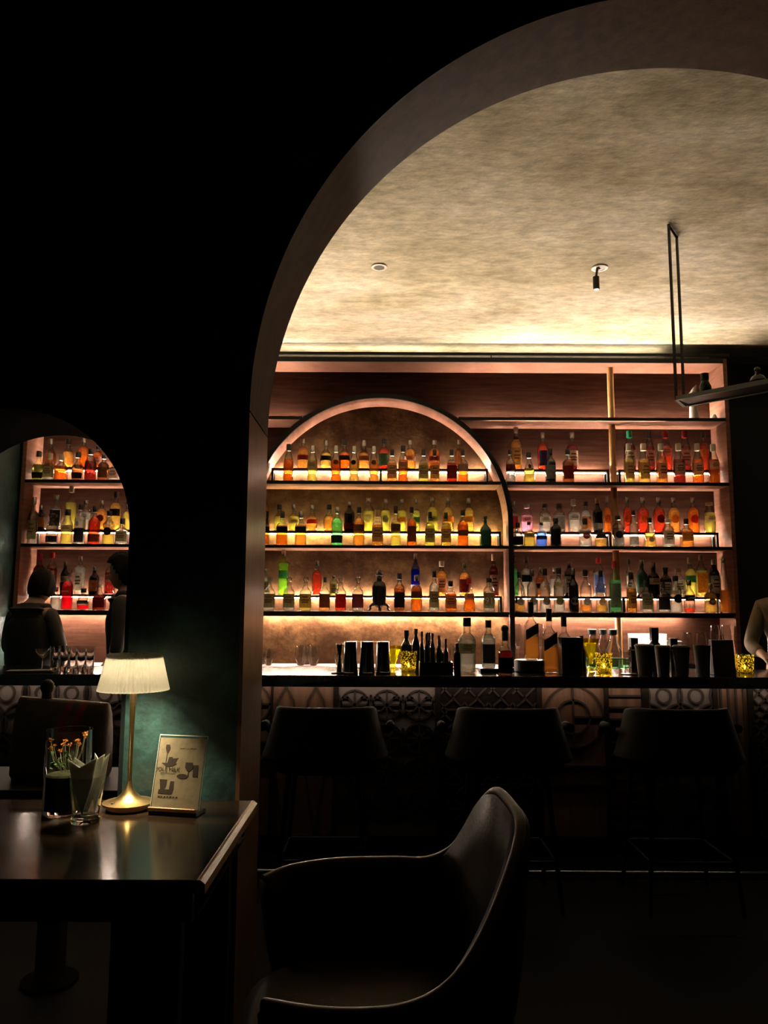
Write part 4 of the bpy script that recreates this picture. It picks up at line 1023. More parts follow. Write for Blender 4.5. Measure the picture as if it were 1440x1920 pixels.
finish('rack_panel', bm, blackwood, rk)
def onrack(d, s): return (ax + (bx2 - ax) * s + dx * d, ay + (by2 - ay) * s + dy * d, zr + .0128)
p = onrack(.14, .55)
t = thing('bottle', 'dark bottle with wide cap standing on the hanging rack', 'bottle', p)
latheo('glass', [(.030, 0), (.033, .01), (.033, .06), (.022, .085), (.018, .10)], dark, t, 18); latheo('cap', [(.022, .098), (.022, .135)], capblack, t, 16)
p = onrack(.42, .5)
t = thing('decanter', 'round dark decanter with ball stopper on the hanging rack', 'decanter', p)
latheo('bowl', [(.02, 0), (.036, .012), (.042, .035), (.030, .058), (.013, .068), (.012, .085)], mat('smoked_glass', (.05, .045, .04), .08), t, 20); latheo('stopper', [(.012, .084), (.017, .092), (.012, .105), (.002, .11)], mat('smoked_glass'), t, 12)
def spot(px, py, label, head=False):
    # distance at which this ray meets the ceiling
    d = CAM_R @ Vector(((px - 720) / F, -(py - 960) / F, -1)); k = (ZC - CZ) / d.z; P = Vector((0, 0, CZ)) + d * k
    t = thing('ceiling_spotlight', label, 'spotlight', (P.x, P.y, ZC - .0005))
    latheo('bezel', [(.052, -.0005), (.052, -.006), (.036, -.008), (.034, -.001)], mat('bezel_cream', (.75, .72, .62), .4), t, 28)
    latheo('recess', [(.034, -.0062), (.01, -.0061)], capblack, t, 20)
    if head:
        st = tubeo('stem', [(0, 0, -.006), (-.02, -.02, -.012), (-.03, -.02, -.075)], .008, capblack, t, 10)
        hd = latheo('lamp_head', [(.004, 0), (.021, -.004), (.021, -.085), (.017, -.088)], capblack, t, 20, loc=(-.03, -.02, -.068))
        latheo('lens', [(.016, -.0882), (.002, -.0884)], emitter('lens_glow', (1, .92, .8), 2), hd, 16)
spot(711, 500, 'small recessed ceiling spotlight with black centre')
spot(1124, 502, 'adjustable ceiling spotlight with black cylinder head hanging down', True)
# ================================================================ FOREGROUND TABLE
TZ = .80; TX0, TX1, TY0, TY1 = -1.42, -.366, 1.672, 2.335
tb = thing('dining_table', 'dark polished wooden table with chamfered edge coloured as lit against the arch pillar', 'table', ((TX0 + TX1) / 2, 2.0, 0))
ox, oy = (TX0 + TX1) / 2, 2.0
def T(name, x0, x1, y0, y1, z0, z1, m, p=tb, **k): return boxo(name, x0 - ox, x1 - ox, y0 - oy, y1 - oy, z0, z1, m, p, **k)
tabletop = noisy('table_varnish', [(.006, .0035, .002), (.012, .007, .004), (.018, .010, .006)], scale=(.8, 6, 1), nscale=4, rough=.16, spec=.35)
edgew = noisy('table_edge_lit', [(.30, .17, .08), (.42, .25, .12)], scale=(6, 1, 1), nscale=5, rough=.3)  # golden light along the edge is put into this paler colour
T('tabletop', TX0, TX1 - .016, TY0, TY1, TZ - .028, TZ, tabletop, bevel=.0015)
bm = newbm()   # chamfered right edge strip
pr = [(TX1 - .016, TZ), (TX1 - .010, TZ), (TX1, TZ - .008), (TX1, TZ - .028), (TX1 - .016, TZ - .028)]
a = [bm.verts.new((x - ox, TY0 - oy, z)) for x, z in pr]; b = [bm.verts.new((x - ox, TY1 - oy, z)) for x, z in pr]
bm.faces.new(a); bm.faces.new(b[::-1])
for i in range(5): bm.faces.new((a[i], b[i], b[(i + 1) % 5], a[(i + 1) % 5]))
finish('table_edge', bm, edgew, tb)
T('apron', TX0 + .03, TX1 - .03, TY0 + .02, TY0 + .04, TZ - .09, TZ - .028, blackwood)
T('apron', TX0 + .03, TX1 - .03, TY1 - .04, TY1 - .02, TZ - .09, TZ - .028, blackwood)
T('frame_rail', TX1 - .012, TX1 - .006, TY0 - .03, TY1 - .15, TZ - .060, TZ - .056, mat('rail_steel'))
T('frame_rail', TX1 - .22, TX1 - .012, TY0 - .004, TY0, TZ - .046, TZ - .043, mat('rail_steel'))
for x in (TX0 + .06, TX1 - .10):
    for y in (TY0 + .05, TY1 - .09): T('leg', x, x + .04, y, y + .04, 0, TZ - .028, blackwood, bevel=.002)

# ---- table lamp
brass = noisy('brushed_brass', [(.58, .40, .16), (.72, .52, .24)], scale=(1, 1, 30), nscale=6, rough=.28, metal=1)
LX, LY = -.712, 2.240
lp = thing('table_lamp', 'brass table lamp with lit cream pleated shade', 'lamp', (LX, LY, TZ + .0006))
latheo('base', [(.058, 0), (.060, .002), (.060, .012), (.0705, .013), (.0705, .018), (.055, .021), (.034, .029), (.020, .042), (.012, .056), (.0075, .068), (.0065, .074)], brass, lp, 48, autos=30)
latheo('pole', [(.0062, .072), (.0060, .12), (.0070, .22), (.0095, .33), (.0105, .37)], brass, lp, 20)
latheo('switch', [(.006, .0215), (.006, .0245), (.001, .025)], mat('switch_chrome', (.7, .7, .68), .15, 1), lp, 16, loc=(-.030, -.040, 0))
bm = newbm(); n = 104
zs = [1.124 - TZ, 1.126 - TZ, 1.16 - TZ, 1.20 - TZ, 1.226 - TZ]; rs = [.0965, .097, .0885, .079, .0725]
rings = [[bm.verts.new(((r + (.0030 if i % 2 else -.0030)) * math.cos(2 * PI * i / n), (r + (.0030 if i % 2 else -.0030)) * math.sin(2 * PI * i / n), z)) for i in range(n)] for r, z in zip(rs, zs)]
for a, b in zip(rings, rings[1:]):
    for i in range(n): bm.faces.new((a[i], a[(i + 1) % n], b[(i + 1) % n], b[i]))
sh = finish('lamp_shade', bm, paper('shade', (.90, .87, .76), .55, .95), lp)
latheo('shade_ring', [(.011, 1.20 - TZ), (.012, 1.205 - TZ), (.011, 1.208 - TZ)], brass, lp, 24)
for a in (0, 2.09, 4.19): tubeo('shade_spoke', [(.01 * math.cos(a), .01 * math.sin(a), 1.204 - TZ), (.0745 * math.cos(a), .0745 * math.sin(a), 1.2085 - TZ)], .0012, brass, lp, 6)
latheo('bulb', [(.010, 1.165 - TZ), (.014, 1.172 - TZ), (.014, 1.19 - TZ), (.006, 1.198 - TZ)], emitter('bulb_glow', (1, .80, .50), LAMP * 14), lp, 16)

latheo('light_blocker', [(.070, 1.212 - TZ), (.070, 1.2125 - TZ), (.002, 1.2125 - TZ)], mat('light_blocker_mat', (.5, .47, .38), .8), lp, 40)  # added disc that stops the lamp's light going up
dl = bpy.data.lights.new('lamp_led', 'AREA'); dl.shape = 'DISK'; dl.size = .09; dl.energy = DOWN; dl.color = (1, .80, .50); dl.spread = math.radians(90)
dlo = bpy.data.objects.new('lamp_led', dl); COL.objects.link(dlo); dlo.location = (LX, LY, 1.195)

# ---- menu in a stand
mx0, mx1 = -.636, -.494; MY = 2.172
mn = thing('menu_stand', 'clear acrylic menu stand with cream drinks card on bronze bar', 'menu stand', ((mx0 + mx1) / 2, MY, TZ + .0006), -.20)
hw = (mx1 - mx0) / 2
boxo('stand_base', -hw, hw - .002, -.012, .05, 0, .010, capblack, mn, bevel=.002)
boxo('base_bar', -hw - .002, hw - .006, -.014, -.004, .010, .020, mat('bronze_bar', (.62, .38, .24), .25, .8), mn, bevel=.002)
tilt = math.radians(-13)
ac = boxo('acrylic_pane', -hw, hw, -.0015, .0015, 0, .192, thin_glass('acrylic', (.98, .98, .97), .03), mn); ac.location = (0, 0, .014); ac.rotation_euler = (tilt, 0, 0)
eg = mat('acrylic_edge', (.75, .78, .70), .2)
bm = newbm(); box(bm, -hw, hw, -.0016, .0016, .192, .1945); box(bm, hw, hw + .0012, -.0016, .0016, 0, .194); box(bm, -hw - .0012, -hw, -.0016, .0016, 0, .194)
e_ = finish('pane_edge', bm, eg, mn); e_.location = (0, 0, .014); e_.rotation_euler = (tilt, 0, 0)
cardm = paper('menu_card', (.50, .43, .29), .45, .85)
cd = boxo('menu_card', -hw + .003, hw - .003, -.0026, -.0018, .002, .186, cardm, mn); cd.location = (0, 0, .014); cd.rotation_euler = (tilt, 0, 0)
def mp(u, v): return (-hw + .003 + u * (2 * hw - .006), -.0030, .186 - v * .184)
ink = mat('menu_ink', (.035, .022, .014), .6)
bm = newbm()
def poly(pts): bm.faces.new([bm.verts.new(mp(u, v)) for u, v in pts])
def ell(u, v, ru, rv, n=18): poly([(u + ru * math.cos(2 * PI * i / n), v + rv * math.sin(2 * PI * i / n)) for i in range(n)])
poly([(.145, .10), (.225, .10), (.24, .15), (.22, .20), (.19, .235), (.165, .20), (.14, .15)])
poly([(.182, .23), (.192, .23), (.19, .36), (.18, .36)])
poly([(.09, .365), (.43, .365), (.34, .41), (.20, .415)])
poly([(.24, .28), (.32, .275), (.33, .365), (.22, .365)]); poly([(.34, .30), (.46, .285), (.38, .365), (.33, .365)])
poly([(.62, .345), (.78, .345), (.79, .42), (.74, .465), (.67, .465), (.62, .42)]); poly([(.695, .46), (.71, .46), (.715, .54), (.69, .54)]); poly([(.80, .38), (.90, .375), (.91, .54), (.80, .545)])
ell(.58, .545, .12, .035)
poly([(.10, .60), (.27, .60), (.25, .70), (.22, .74), (.14, .74)]); poly([(.34, .62), (.42, .62), (.425, .74), (.33, .74)]); poly([(.11, .74), (.42, .735), (.40, .80), (.10, .80)])
for q, (w0, w1) in enumerate([(.10, .44), (.10, .42), (.10, .20)]): poly([(w0, .50 + .016 * q), (w1, .50 + .016 * q), (w1, .504 + .016 * q), (w0, .504 + .016 * q)])
for u0, u1, v, hgt_ in ((.46, .58, .146, .008), (.60, .66, .150, .006), (.68, .82, .144, .009), (.11, .16, .835, .022), (.17, .21, .835, .02), (.24, .28, .835, .024), (.30, .34, .835, .02), (.36, .41, .835, .024), (.43, .47, .835, .02), (.50, .54, .835, .022)):
    poly([(u0, v), (u1, v - hgt_ * .2), (u1, v + hgt_ * .8), (u0, v + hgt_)])
pr_ = finish('print', bm, ink, cd)
for txt, u, v, sz in (('JOLE MILK', .26, .455, .0155),):
    p = mp(u, v); text_mesh('lettering', txt, sz, ink, cd, (p[0], p[1] - .0002, p[2]), depth=.0001)

# ---- vase with dried flowers
VX, VY = -.868, 2.19
vs = thing('flower_vase', 'tall clear glass vase of dried orange flowers with dark filling', 'vase', (VX, VY, TZ + .0006))
vh = .222
vg = mat('vase_glass', (.95, .98, .95), 0.0, trans=1, ior=1.45)
latheo('vase_glass', [(.058, 0), (.060, .003), (.061, vh), (.057, vh), (.056, .014), (.002, .012)], vg, vs, 40, cap1=False)
latheo('filling', [(.054, .0145), (.0545, .10), (.052, .102)], mat('dark_moss_water', (.006, .012, .007), .08), vs, 32)
latheo('foam_layer', [(.0545, .1022), (.0545, .108), (.045, .111), (.002, .112)], paper('foam', (.75, .75, .55), .3), vs, 24)
def blob(bm, c, r, sx=1, sz=1, jag=.25):
    base = len(bm.verts); res = bmesh.ops.create_icosphere(bm, subdivisions=2, radius=r)
    for v in res['verts']:
        k = 1 + random.uniform(-jag, jag); v.co = Vector((v.co.x * sx * k, v.co.y * k, v.co.z * sz * k)) + Vector(c)
gm = noisy('green_leaf', [(.06, .13, .03), (.20, .32, .10)], nscale=60, rough=.5)
bm = newbm()
for i in range(46):
    a = random.uniform(0, 2 * PI); r = random.uniform(0, .035); z = random.uniform(.116, .160)
    p = Vector((r * math.cos(a) - .015, r * math.sin(a), z)); d = Vector((random.uniform(-1, 1), random.uniform(-1, 1), random.uniform(.1, 1))).normalized() * random.uniform(.010, .018); s = d.cross(Vector((0, 0, 1))).normalized() * .005
    q = [bm.verts.new(x) for x in (p, p + d * .5 + s, p + d, p + d * .5 - s)]; bm.faces.new(q)
fo = finish('foliage', bm, gm, vs); fo['kind'] = 'stuff'
fm = noisy('dried_petal', [(.45, .12, .02), (.75, .30, .06), (.85, .48, .18)], nscale=70, rough=.6)
sm_ = mat('dry_stem', (.40, .38, .24), .7)
for i, (fx, fy, fz) in enumerate([(-.046, -.01, .172), (-.040, -.025, .196), (-.028, -.03, .182), (-.015, .01, .188), (-.004, -.03, .184), (.010, -.02, .182), (.022, .0, .190), (.032, -.025, .192), (.040, .01, .200), (.046, -.01, .212), (.016, .03, .176), (-.035, .03, .160)]):
    bm = newbm()
    for k in range(13):
        a = 2 * PI * k / 13; el = random.uniform(.1, 1.0); d = Vector((math.cos(a) * math.cos(el), math.sin(a) * math.cos(el), math.sin(el))) * random.uniform(.008, .012); s = Vector((-math.sin(a), math.cos(a), 0)) * .003
        c = Vector((fx, fy, fz)); bm.faces.new([bm.verts.new(x) for x in (c, c + d * .6 + s, c + d, c + d * .6 - s)])
    blob(bm, (fx, fy, fz), .0035)
    fl = finish('flower', bm, fm, vs)
    tubeo('stem', [(fx * .35, fy * .35, .113), (fx * .8, fy * .8, .113 + (fz - .113) * .5), (fx, fy, fz - .002)], .0009, sm_, fl, 5)

# ---- glass cup with folded napkins
NX, NY = -.778, 2.098
nc = thing('napkin_cup', 'clear flared glass cup holding folded white napkins', 'cup', (NX, NY, TZ + .0006))
latheo('cup_glass', [(.034, 0), (.0365, .003), (.0365, .012), (.033, .016), (.047, .118), (.0455, .118), (.031, .018), (.002, .014)], vg, nc, 32, cap1=False)
nap = paper('napkin', (.85, .85, .78), .5, .92)
def napkin(c, ang, lean, w, h, lbl, off=0.0):
    o = thing('napkin', lbl, 'napkin', (NX + c[0], NY + c[1], TZ + .021), ang, 'folded napkins in the glass cup')
    for k in range(4):
        bm = newbm(); y = k * .0012
        pts = [(0, 0), (w * .32, h * .52), (w * .5 - .002 * k, h - .002 * k), (-w * .10, h * .82), (-w * .5 + .002 * k, h * (.97 - .02 * k)), (-w * .32, h * .52)]
        a = [bm.verts.new((x, y + z * lean, z)) for x, z in pts]; b = [bm.verts.new((x, y + .0009 + z * lean, z)) for x, z in pts]
        bm.faces.new(a); bm.faces.new(b[::-1])
        for i in range(6): bm.faces.new((a[i], b[i], b[(i + 1) % 6], a[(i + 1) % 6]))
        finish('fold', bm, nap, o)
napkin((-.004, -.016), 0.0, -.10, .078, .150, 'front folded napkin with a wide notch, facing the room')
napkin((.004, .000), .35, .02, .075, .150, 'middle folded napkin rising right of the notch')
napkin((.016, .014), -.55, .12, .060, .152, 'rear folded napkin leaning right towards the brass lamp')

# ---- side table and striped bag beyond the small arch
bgx0, bgx1 = xat(18, 1380, 2.95), xat(198, 1380, 2.95); zt_ = zat(1316, 2.95)
st = thing('side_table', 'dark low table beyond the small arch under the striped bag', 'table', ((bgx0 + bgx1) / 2, 3.0, 0))
boxo('tabletop', -.34, .34, -.2, .2, .69, .72, blackwood, st, bevel=.003); boxo('pedestal', -.04, .04, -.04, .04, .02, .69, blackwood, st); latheo('foot', [(.10, 0), (.10, .012), (.04, .02)], mat('matte_black', (.003, .003, .003), .9, spec=.05), st, 24)
bg = thing('bag', 'brown soft bag with dark red straps beyond the small arch', 'bag', ((bgx0 + bgx1) / 2, 3.0, .7206))
hwb = (bgx1 - bgx0) / 2; hb = zt_ - .7206
bgm = noisy('bag_canvas', [(.10, .065, .035), (.17, .115, .065)], nscale=40, rough=.75, bump=.1)
bm = newbm(); nx = 14; rings = []
for j, (z, dpt, wd) in enumerate([(0, .07, .96), (.02, .085, 1), (hb * .5, .08, 1), (hb * .85, .05, .99), (hb * .97, .03, .96), (hb, .022, .93)]):
    ring = []
    for i in range(40):
        a = 2 * PI * i / 40; e = 4; ca, sa = math.cos(a), math.sin(a); k = (abs(ca) ** e + abs(sa) ** e) ** (-1 / e)
        ring.append(bm.verts.new((hwb * wd * k * ca, dpt * k * sa, z - (.012 * (k * ca + .3) if j > 2 else 0))))
    rings.append(ring)
for a, b in zip(rings, rings[1:]):
    for i in range(40): bm.faces.new((a[i], a[(i + 1) % 40], b[(i + 1) % 40], b[i]))
bm.faces.new(rings[0][::-1]); bm.faces.new(rings[-1])
finish('bag_body', bm, bgm, bg, smooth=True, autos=50)
rdm = noisy('red_strap', [(.20, .012, .012), (.30, .02, .02)], nscale=30, rough=.6)
for u, sl in ((.20, -.06), (.50, -.05)):
    bm = newbm(); n = 10
    prof = [(-.088, .02), (-.086, hb * .5), (-.056, hb * .83), (-.036, hb * .95), (-.012, hb + .002 - .012 * (u + .3))]
    L_ = [bm.verts.new((hwb * u + sl * (1 - z / hb) - .014, y, z)) for y, z in prof]; R_ = [bm.verts.new((hwb * u + sl * (1 - z / hb) + .014, y, z)) for y, z in prof]
    for i in range(4): bm.faces.new((L_[i], R_[i], R_[i + 1], L_[i + 1]))
    finish('strap', bm, rdm, bg, smooth=True)
hx = xat(88, 1300, 3.0) - (bgx0 + bgx1) / 2
bm = newbm(); lathe(bm, [(.020, hb - .01), (.018, hb + .02), (.026, hb + .04), (.024, hb + .058), (.012, hb + .070), (.001, hb + .073)], 20, c=(hx, 0), sy=.8); finish('top_knob', bm, mat('knob_leather', (.05, .035, .025), .5), bg, smooth=True)

# ================================================================ SHELL ARMCHAIR
ch = thing('armchair', 'olive upholstered shell armchair with piped rim facing the table', 'armchair', (.02, 1.52, 0))
RIM = [(-.185, 1.285, .742), (-.08, 1.245, .748), (.03, 1.232, .760), (.105, 1.245, .790), (.165, 1.285, .850), (.222, 1.36, .935), (.243, 1.42, .980), (.235, 1.50, .998), (.222, 1.56, 1.000),
       (.207, 1.63, .965), (.185, 1.71, .895), (.155, 1.775, .830), (.10, 1.80, .797), (.02, 1.805, .795), (-.10, 1.80, .793), (-.20, 1.78, .785), (-.255, 1.74, .775)]
def catmull(P, n=5, closed=False):
    P = [Vector(p) for p in P]; out = []
    for i in range(len(P) - 1):
        p0 = P[max(i - 1, 0)]; p1 = P[i]; p2 = P[i + 1]; p3 = P[min(i + 2, len(P) - 1)]
        for k in range(n):
            t = k / n
            out.append(.5 * ((2 * p1) + (-p0 + p2) * t + (2 * p0 - 5 * p1 + 4 * p2 - p3) * t * t + (-p0 + 3 * p1 - 3 * p2 + p3) * t ** 3))
    out.append(P[-1]); return out
rim = catmull(RIM, 5)
cc = Vector((.0, 1.52, .585))
bm = newbm(); rings = []
N = len(rim); prof_k = [0, .12, .26, .40, .55, .70, .85, 1.0]
for k in prof_k:
    ring = []
    for i, p in enumerate(rim):
        foot = cc + Vector(((p.x - cc.x) * .80, (p.y - cc.y) * .74, 0))    # where the wall meets the seat
        if k < .62:
            t = k / .62; h = (1 - t) ** 1.3; q = Vector((p.x + (foot.x - p.x) * (t ** 1.5), p.y + (foot.y - p.y) * (t ** 1.5), foot.z + (p.z - foot.z) * h))
        else:
            t = (k - .62) / .38; q = foot.lerp(Vector((-.05 * (1 - 0), cc.y, cc.z - .012)), t); q.z -= .012 * math.sin(PI * t)
            if k == 1.0: q = Vector((-.05 + .0005 * math.cos(i), cc.y + .0005 * math.sin(i), cc.z - .012))
        ring.append(bm.verts.new(q - Vector((.02, 1.52, 0))))
    rings.append(ring)
for a, b in zip(rings, rings[1:]):
    for i in range(N - 1): bm.faces.new((a[i], a[i + 1], b[i + 1], b[i]))
uph = noisy('olive_leather', [(.045, .031, .014), (.068, .049, .023)], nscale=18, rough=.5, bump=.08, spec=.2)
so = finish('seat_shell', bm, uph, ch, smooth=True); md = so.modifiers.new('solid', 'SOLIDIFY'); md.thickness = .035; md.offset = 0
tubeo('piping', [p - Vector((.02, 1.52, -.004)) for p in rim], .010, noisy('piping_lit', [(.16, .125, .075), (.22, .18, .11)], nscale=20, rough=.45), ch, 10)  # piping coloured paler than the shell as the rim's highlight
bm = newbm(); lathe(bm, [(.02, .592), (.19, .592), (.225, .603), (.23, .618), (.205, .632), (.10, .638), (.001, .638)], 36, .15, c=(-.05, 0)); finish('seat_cushion', bm, uph, ch, smooth=True)
latheo('pedestal', [(.03, .03), (.03, .56)], steel, ch, 16)
for k in range(4):
    a = PI / 4 + PI / 2 * k; tubeo('leg', [(0, 0, .06), (.12 * math.cos(a), .12 * math.sin(a), .045), (.27 * math.cos(a), .27 * math.sin(a), .014)], [.02, .017, .012], steel, ch, 8)

# ================================================================ BAR STOOLS
stm = noisy('stool_fabric', [(.007, .006, .005), (.012, .010, .009)], nscale=30, rough=.6, spec=.12)
def make_stool():
    t = thing('bar_stool', '', 'bar stool', (0, 0, 0))
    Z0, Z1 = .66, .905
    def outline(z):
        f = (z - Z0) / (Z1 - Z0); hwd = .305 - .070 * f ** .8; dp = .26 - .05 * f
        return hwd, dp
    bm = newbm(); rows = []; M_ = 26
    for j in range(9):
        f = j / 8; row_ = []
        for i in range(M_ + 1):
            u = -1 + 2 * i / M_; 
            top = Z1 - .02 * 0 - (abs(u) ** 8) * .02
            z = Z0 + (top - Z0) * f; hwd, dp = outline(z)
            row_.append(bm.verts.new((hwd * math.sin(u * PI / 2) ** 1 if False else hwd * (abs(math.sin(u * PI / 2)) ** .8) * (1 if u >= 0 else -1), -dp * math.cos(u * PI / 2) ** .6 if abs(u) < .999 else 0, z)))
        rows.append(row_)
    for a, b in zip(rows, rows[1:]):
        for i in range(M_): bm.faces.new((a[i], a[i + 1], b[i + 1], b[i]))
    o = finish('backrest', bm, stm, t, smooth=True); md = o.modifiers.new('s', 'SOLIDIFY'); md.thickness = .045; md.offset = -1; mb = o.modifiers.new('b', 'BEVEL'); mb.width = .016; mb.segments = 3; mb.limit_method = 'ANGLE'
    for s in (-1, 1):
        bm = newbm(); tube(bm, [(s * .305, -.02, .79), (s * .31, .10, .785), (s * .30, .20, .74)], [.022, .022, .016], 10); finish('armrest', bm, stm, t, smooth=True)
    bm = newbm(); lathe(bm, [(.20, .60), (.245, .61), (.26, .64), (.25, .675), (.20, .69), (.001, .692)], 32, .2, c=(0, .0)); finish('seat', bm, stm, t, smooth=True)
    for sx in (-1, 1):
        for sy in (-1, 1): tubeo('leg', [(sx * .16, sy * .15, .60), (sx * .21, sy * .20, .004)], [.014, .010], steel, t, 8)
    tubeo('footrest', [(-.19, -.18, .22), (.19, -.18, .22), (.19, .18, .22), (-.19, .18, .22)], .008, steel, t, 8, True)
    return t
def copy_tree(o, parent=None):
    c = o.copy(); COL.objects.link(c); c.parent = parent
    for chd in list(o.children): copy_tree(chd, c)
    return c
s0 = make_stool()
for i, (X, lb) in enumerate([(-.274, 'dark upholstered bar stool, leftmost, nearest the arch pillar'), (.598, 'dark upholstered bar stool, middle of the three at the bar'), (1.408, 'dark upholstered bar stool, rightmost of the three at the bar')]):
    s = s0 if i == 0 else copy_tree(s0)
    s.location = (X, 3.83, 0); s['label'] = lb; s['group'] = 'bar stools in front of the carved counter'

# ================================================================ PEOPLE
def skin_mesh(name, verts, edges, m, parent, sub=2):
    me = bpy.data.meshes.new(name); me.from_pydata([v[:3] for v in verts], edges, []); me.update()
    o = bpy.data.objects.new(name, me); COL.objects.link(o)
    o.modifiers.new('skin', 'SKIN'); sv = me.skin_vertices[0].data
    for i, v in enumerate(verts):
        r = v[3]; sv[i].radius = r if isinstance(r, tuple) else (r, r)
    sv[0].use_root = True
    o.modifiers[0].use_smooth_shade = True
    s = o.modifiers.new('sub', 'SUBSURF'); s.levels = sub; s.render_levels = sub
    bpy.context.view_layer.update()
    dg = bpy.context.evaluated_depsgraph_get()
    me2 = bpy.data.meshes.new_from_object(o.evaluated_get(dg)); bpy.data.objects.remove(o)
    me2.materials.clear(); me2.materials.append(m)
    for p in me2.polygons: p.use_smooth = True
    o2 = bpy.data.objects.new(name, me2); COL.objects.link(o2); o2.parent = parent
    return o2
def person(loc, rz, label, lean=0.0, headturn=0.0, headdrop=0.0, arms=None, vest=(.010, .010, .011), shirt=(.05, .05, .045), s=1.0, hair=(.008, .006, .005), longhair=False):
    t = thing('person', label, 'person', loc, rz)
    skin = mat('skin_tone', (.50, .30, .21), .55)
    def L(x, y, z, r): # lean the upper body forward about the hips
        if z > .95: y -= (z - .95) * math.tan(lean)
        return (x * s, y * s, z * s, (tuple(q * s for q in r) if isinstance(r, tuple) else r * s))
    V = [L(0, 0, .95, (.15, .11)), L(0, .0, 1.12, (.135, .10)), L(0, .0, 1.30, (.165, .115)), L(0, .01, 1.44, (.10, .075)), L(0, .0, 1.50, .055), L(0, -.02, 1.545, .057)]
    E = [(0, 1), (1, 2), (2, 3), (3, 4), (4, 5)]
    arms = arms or {}
    fing = []
    for sd, key in ((-1, 'r'), (1, 'l')):
        el, wr = arms.get(key, ((sd * .26, -.02, 1.14), (sd * .24, -.22, 1.03)))
        b = len(V)
        w = Vector(wr); e = Vector(el); d = (w - e).normalized(); side = Vector((0, 0, 1)).cross(d).normalized()
        V += [L(sd * .160, .01, 1.41, .056), L(*el, .043), L(*wr, .027), L(*(w + d * .045), (.036, .018)), L(*(w + d * .085), (.036, .015))]
        E += [(3, b), (b, b + 1), (b + 1, b + 2), (b + 2, b + 3), (b + 3, b + 4)]
        for k, (o_, ln) in enumerate(((-.030, .062), (-.010, .075), (.011, .070), (.031, .055))):
            f = len(V); p = w + d * .088 + side * o_
            V += [L(*p, .0095), L(*(p + d * ln * .5 - Vector((0, 0, .008))), .0085), L(*(p + d * ln * .85 - Vector((0, 0, .026))), .0075)]
            E += [(b + 4, f), (f, f + 1), (f + 1, f + 2)]
        f = len(V); p = w + d * .035 - side * sd * .030
        V += [L(*p, .012), L(*(p + d * .03 - side * sd * .022 - Vector((0, 0, .006))), .0105), L(*(p + d * .055 - side * sd * .026 - Vector((0, 0, .014))), .009)]
        E += [(b + 3, f), (f, f + 1), (f + 1, f + 2)]
    for sd in (-1, 1):
        b = len(V)
        V += [L(sd * .09, 0, .86, .095), L(sd * .10, -.01, .50, .062), L(sd * .10, .01, .10, .042), L(sd * .10, -.03, .045, .040), L(sd * .11, -.14, .035, .030)]
        E += [(0, b), (b, b + 1), (b + 1, b + 2), (b + 2, b + 3), (b + 3, b + 4)]
    body = skin_mesh('body', V, E, skin, t)
    # head sculpted from an ellipsoid, merged into the body mesh
    bm = newbm(); bmesh.ops.create_uvsphere(bm, u_segments=32, v_segments=24, radius=1)
    for v in bm.verts:
        x, y, z = v.co
        wx = .078 * (1 - .18 * max(0, -z)); wy = .098; wz = .122
        X_, Y_, Z_ = x * wx, y * wy, z * wz
        if y < 0:      # face: flatter, nose, brow, eye sockets, mouth, chin
            fr = -y
            Y_ *= .90
            Y_ -= .026 * math.exp(-(x / .16) ** 2) * math.exp(-((z + .18) / .17) ** 2) * fr
            Y_ += .010 * (math.exp(-((abs(x) - .38) / .17) ** 2)) * math.exp(-((z - .02) / .11) ** 2) * fr
            Y_ -= .006 * math.exp(-(x / .28) ** 2) * (math.exp(-((z + .50) / .06) ** 2) + math.exp(-((z + .60) / .06) ** 2)) * fr
            Y_ -= .010 * math.exp(-(x / .35) ** 2) * math.exp(-((z + .82) / .16) ** 2)
            if z < -.35: Y_ += -.004
        else:
            if z < -.2: Y_ *= 1 - .45 * min(1, (-z - .2))
        v.co = (X_, Y_, Z_)
    for sd in (-1, 1):
        r = bmesh.ops.create_uvsphere(bm, u_segments=10, v_segments=8, radius=1)
        for v in r['verts']: v.co = Vector((v.co.x * .010 + sd * .080, v.co.y * .018 + .008, v.co.z * .031 - .008))
    hd = finish('head_tmp', bm, skin, None, smooth=True)
    HM = Matrix.Translation(Vector(L(0, -.03, 1.625, 0)[:3]) + Vector((0, -headdrop * .05, -headdrop * .025))) @ Matrix.Rotation(headturn, 4, 'Z') @ Matrix.Rotation(headdrop, 4, 'X') @ Matrix.Scale(s, 4)
    bmh = newbm(); bmh.from_mesh(body.data); tmp = hd.data; tmp.transform(HM); bmh.from_mesh(tmp); bmh.to_mesh(body.data); bmh.free(); bpy.data.objects.remove(hd)
    for p in body.data.polygons: p.use_smooth = True
    # eyes and hair
    bm = newbm()
    for sd in (-1, 1):
        r = bmesh.ops.create_uvsphere(bm, u_segments=10, v_segments=8, radius=.0115)
        for v in r['verts']: v.co = HM @ (v.co + Vector((sd * .030, -.070, .004)))
    finish('eyes', bm, mat('eye_dark', (.03, .02, .015), .15), t, smooth=True)
    bm = newbm(); bmesh.ops.create_uvsphere(bm, u_segments=40, v_segments=28, radius=1)
    dele = []
    for v in bm.verts:
        x, y, z = v.co
        lim = max(-.74, min(.46, .46 - 1.9 * (y + .50)))
        if z < lim: dele.append(v); continue
        k = 1.10 + .03 * math.sin(17 * x + 5 * z) + .02 * math.sin(31 * y + 9 * x)
        v.co = HM @ Vector((x * .083 * k, y * .104 * k, z * .124 * k + .004))
    bmesh.ops.delete(bm, geom=dele, context='VERTS')
    h = finish('hair', bm, noisy('hair_dark', [hair, tuple(c * 2 for c in hair)], scale=(20, 20, 2), nscale=8, rough=.85, spec=.1), t, smooth=True); md = h.modifiers.new('s', 'SOLIDIFY'); md.thickness = -.006
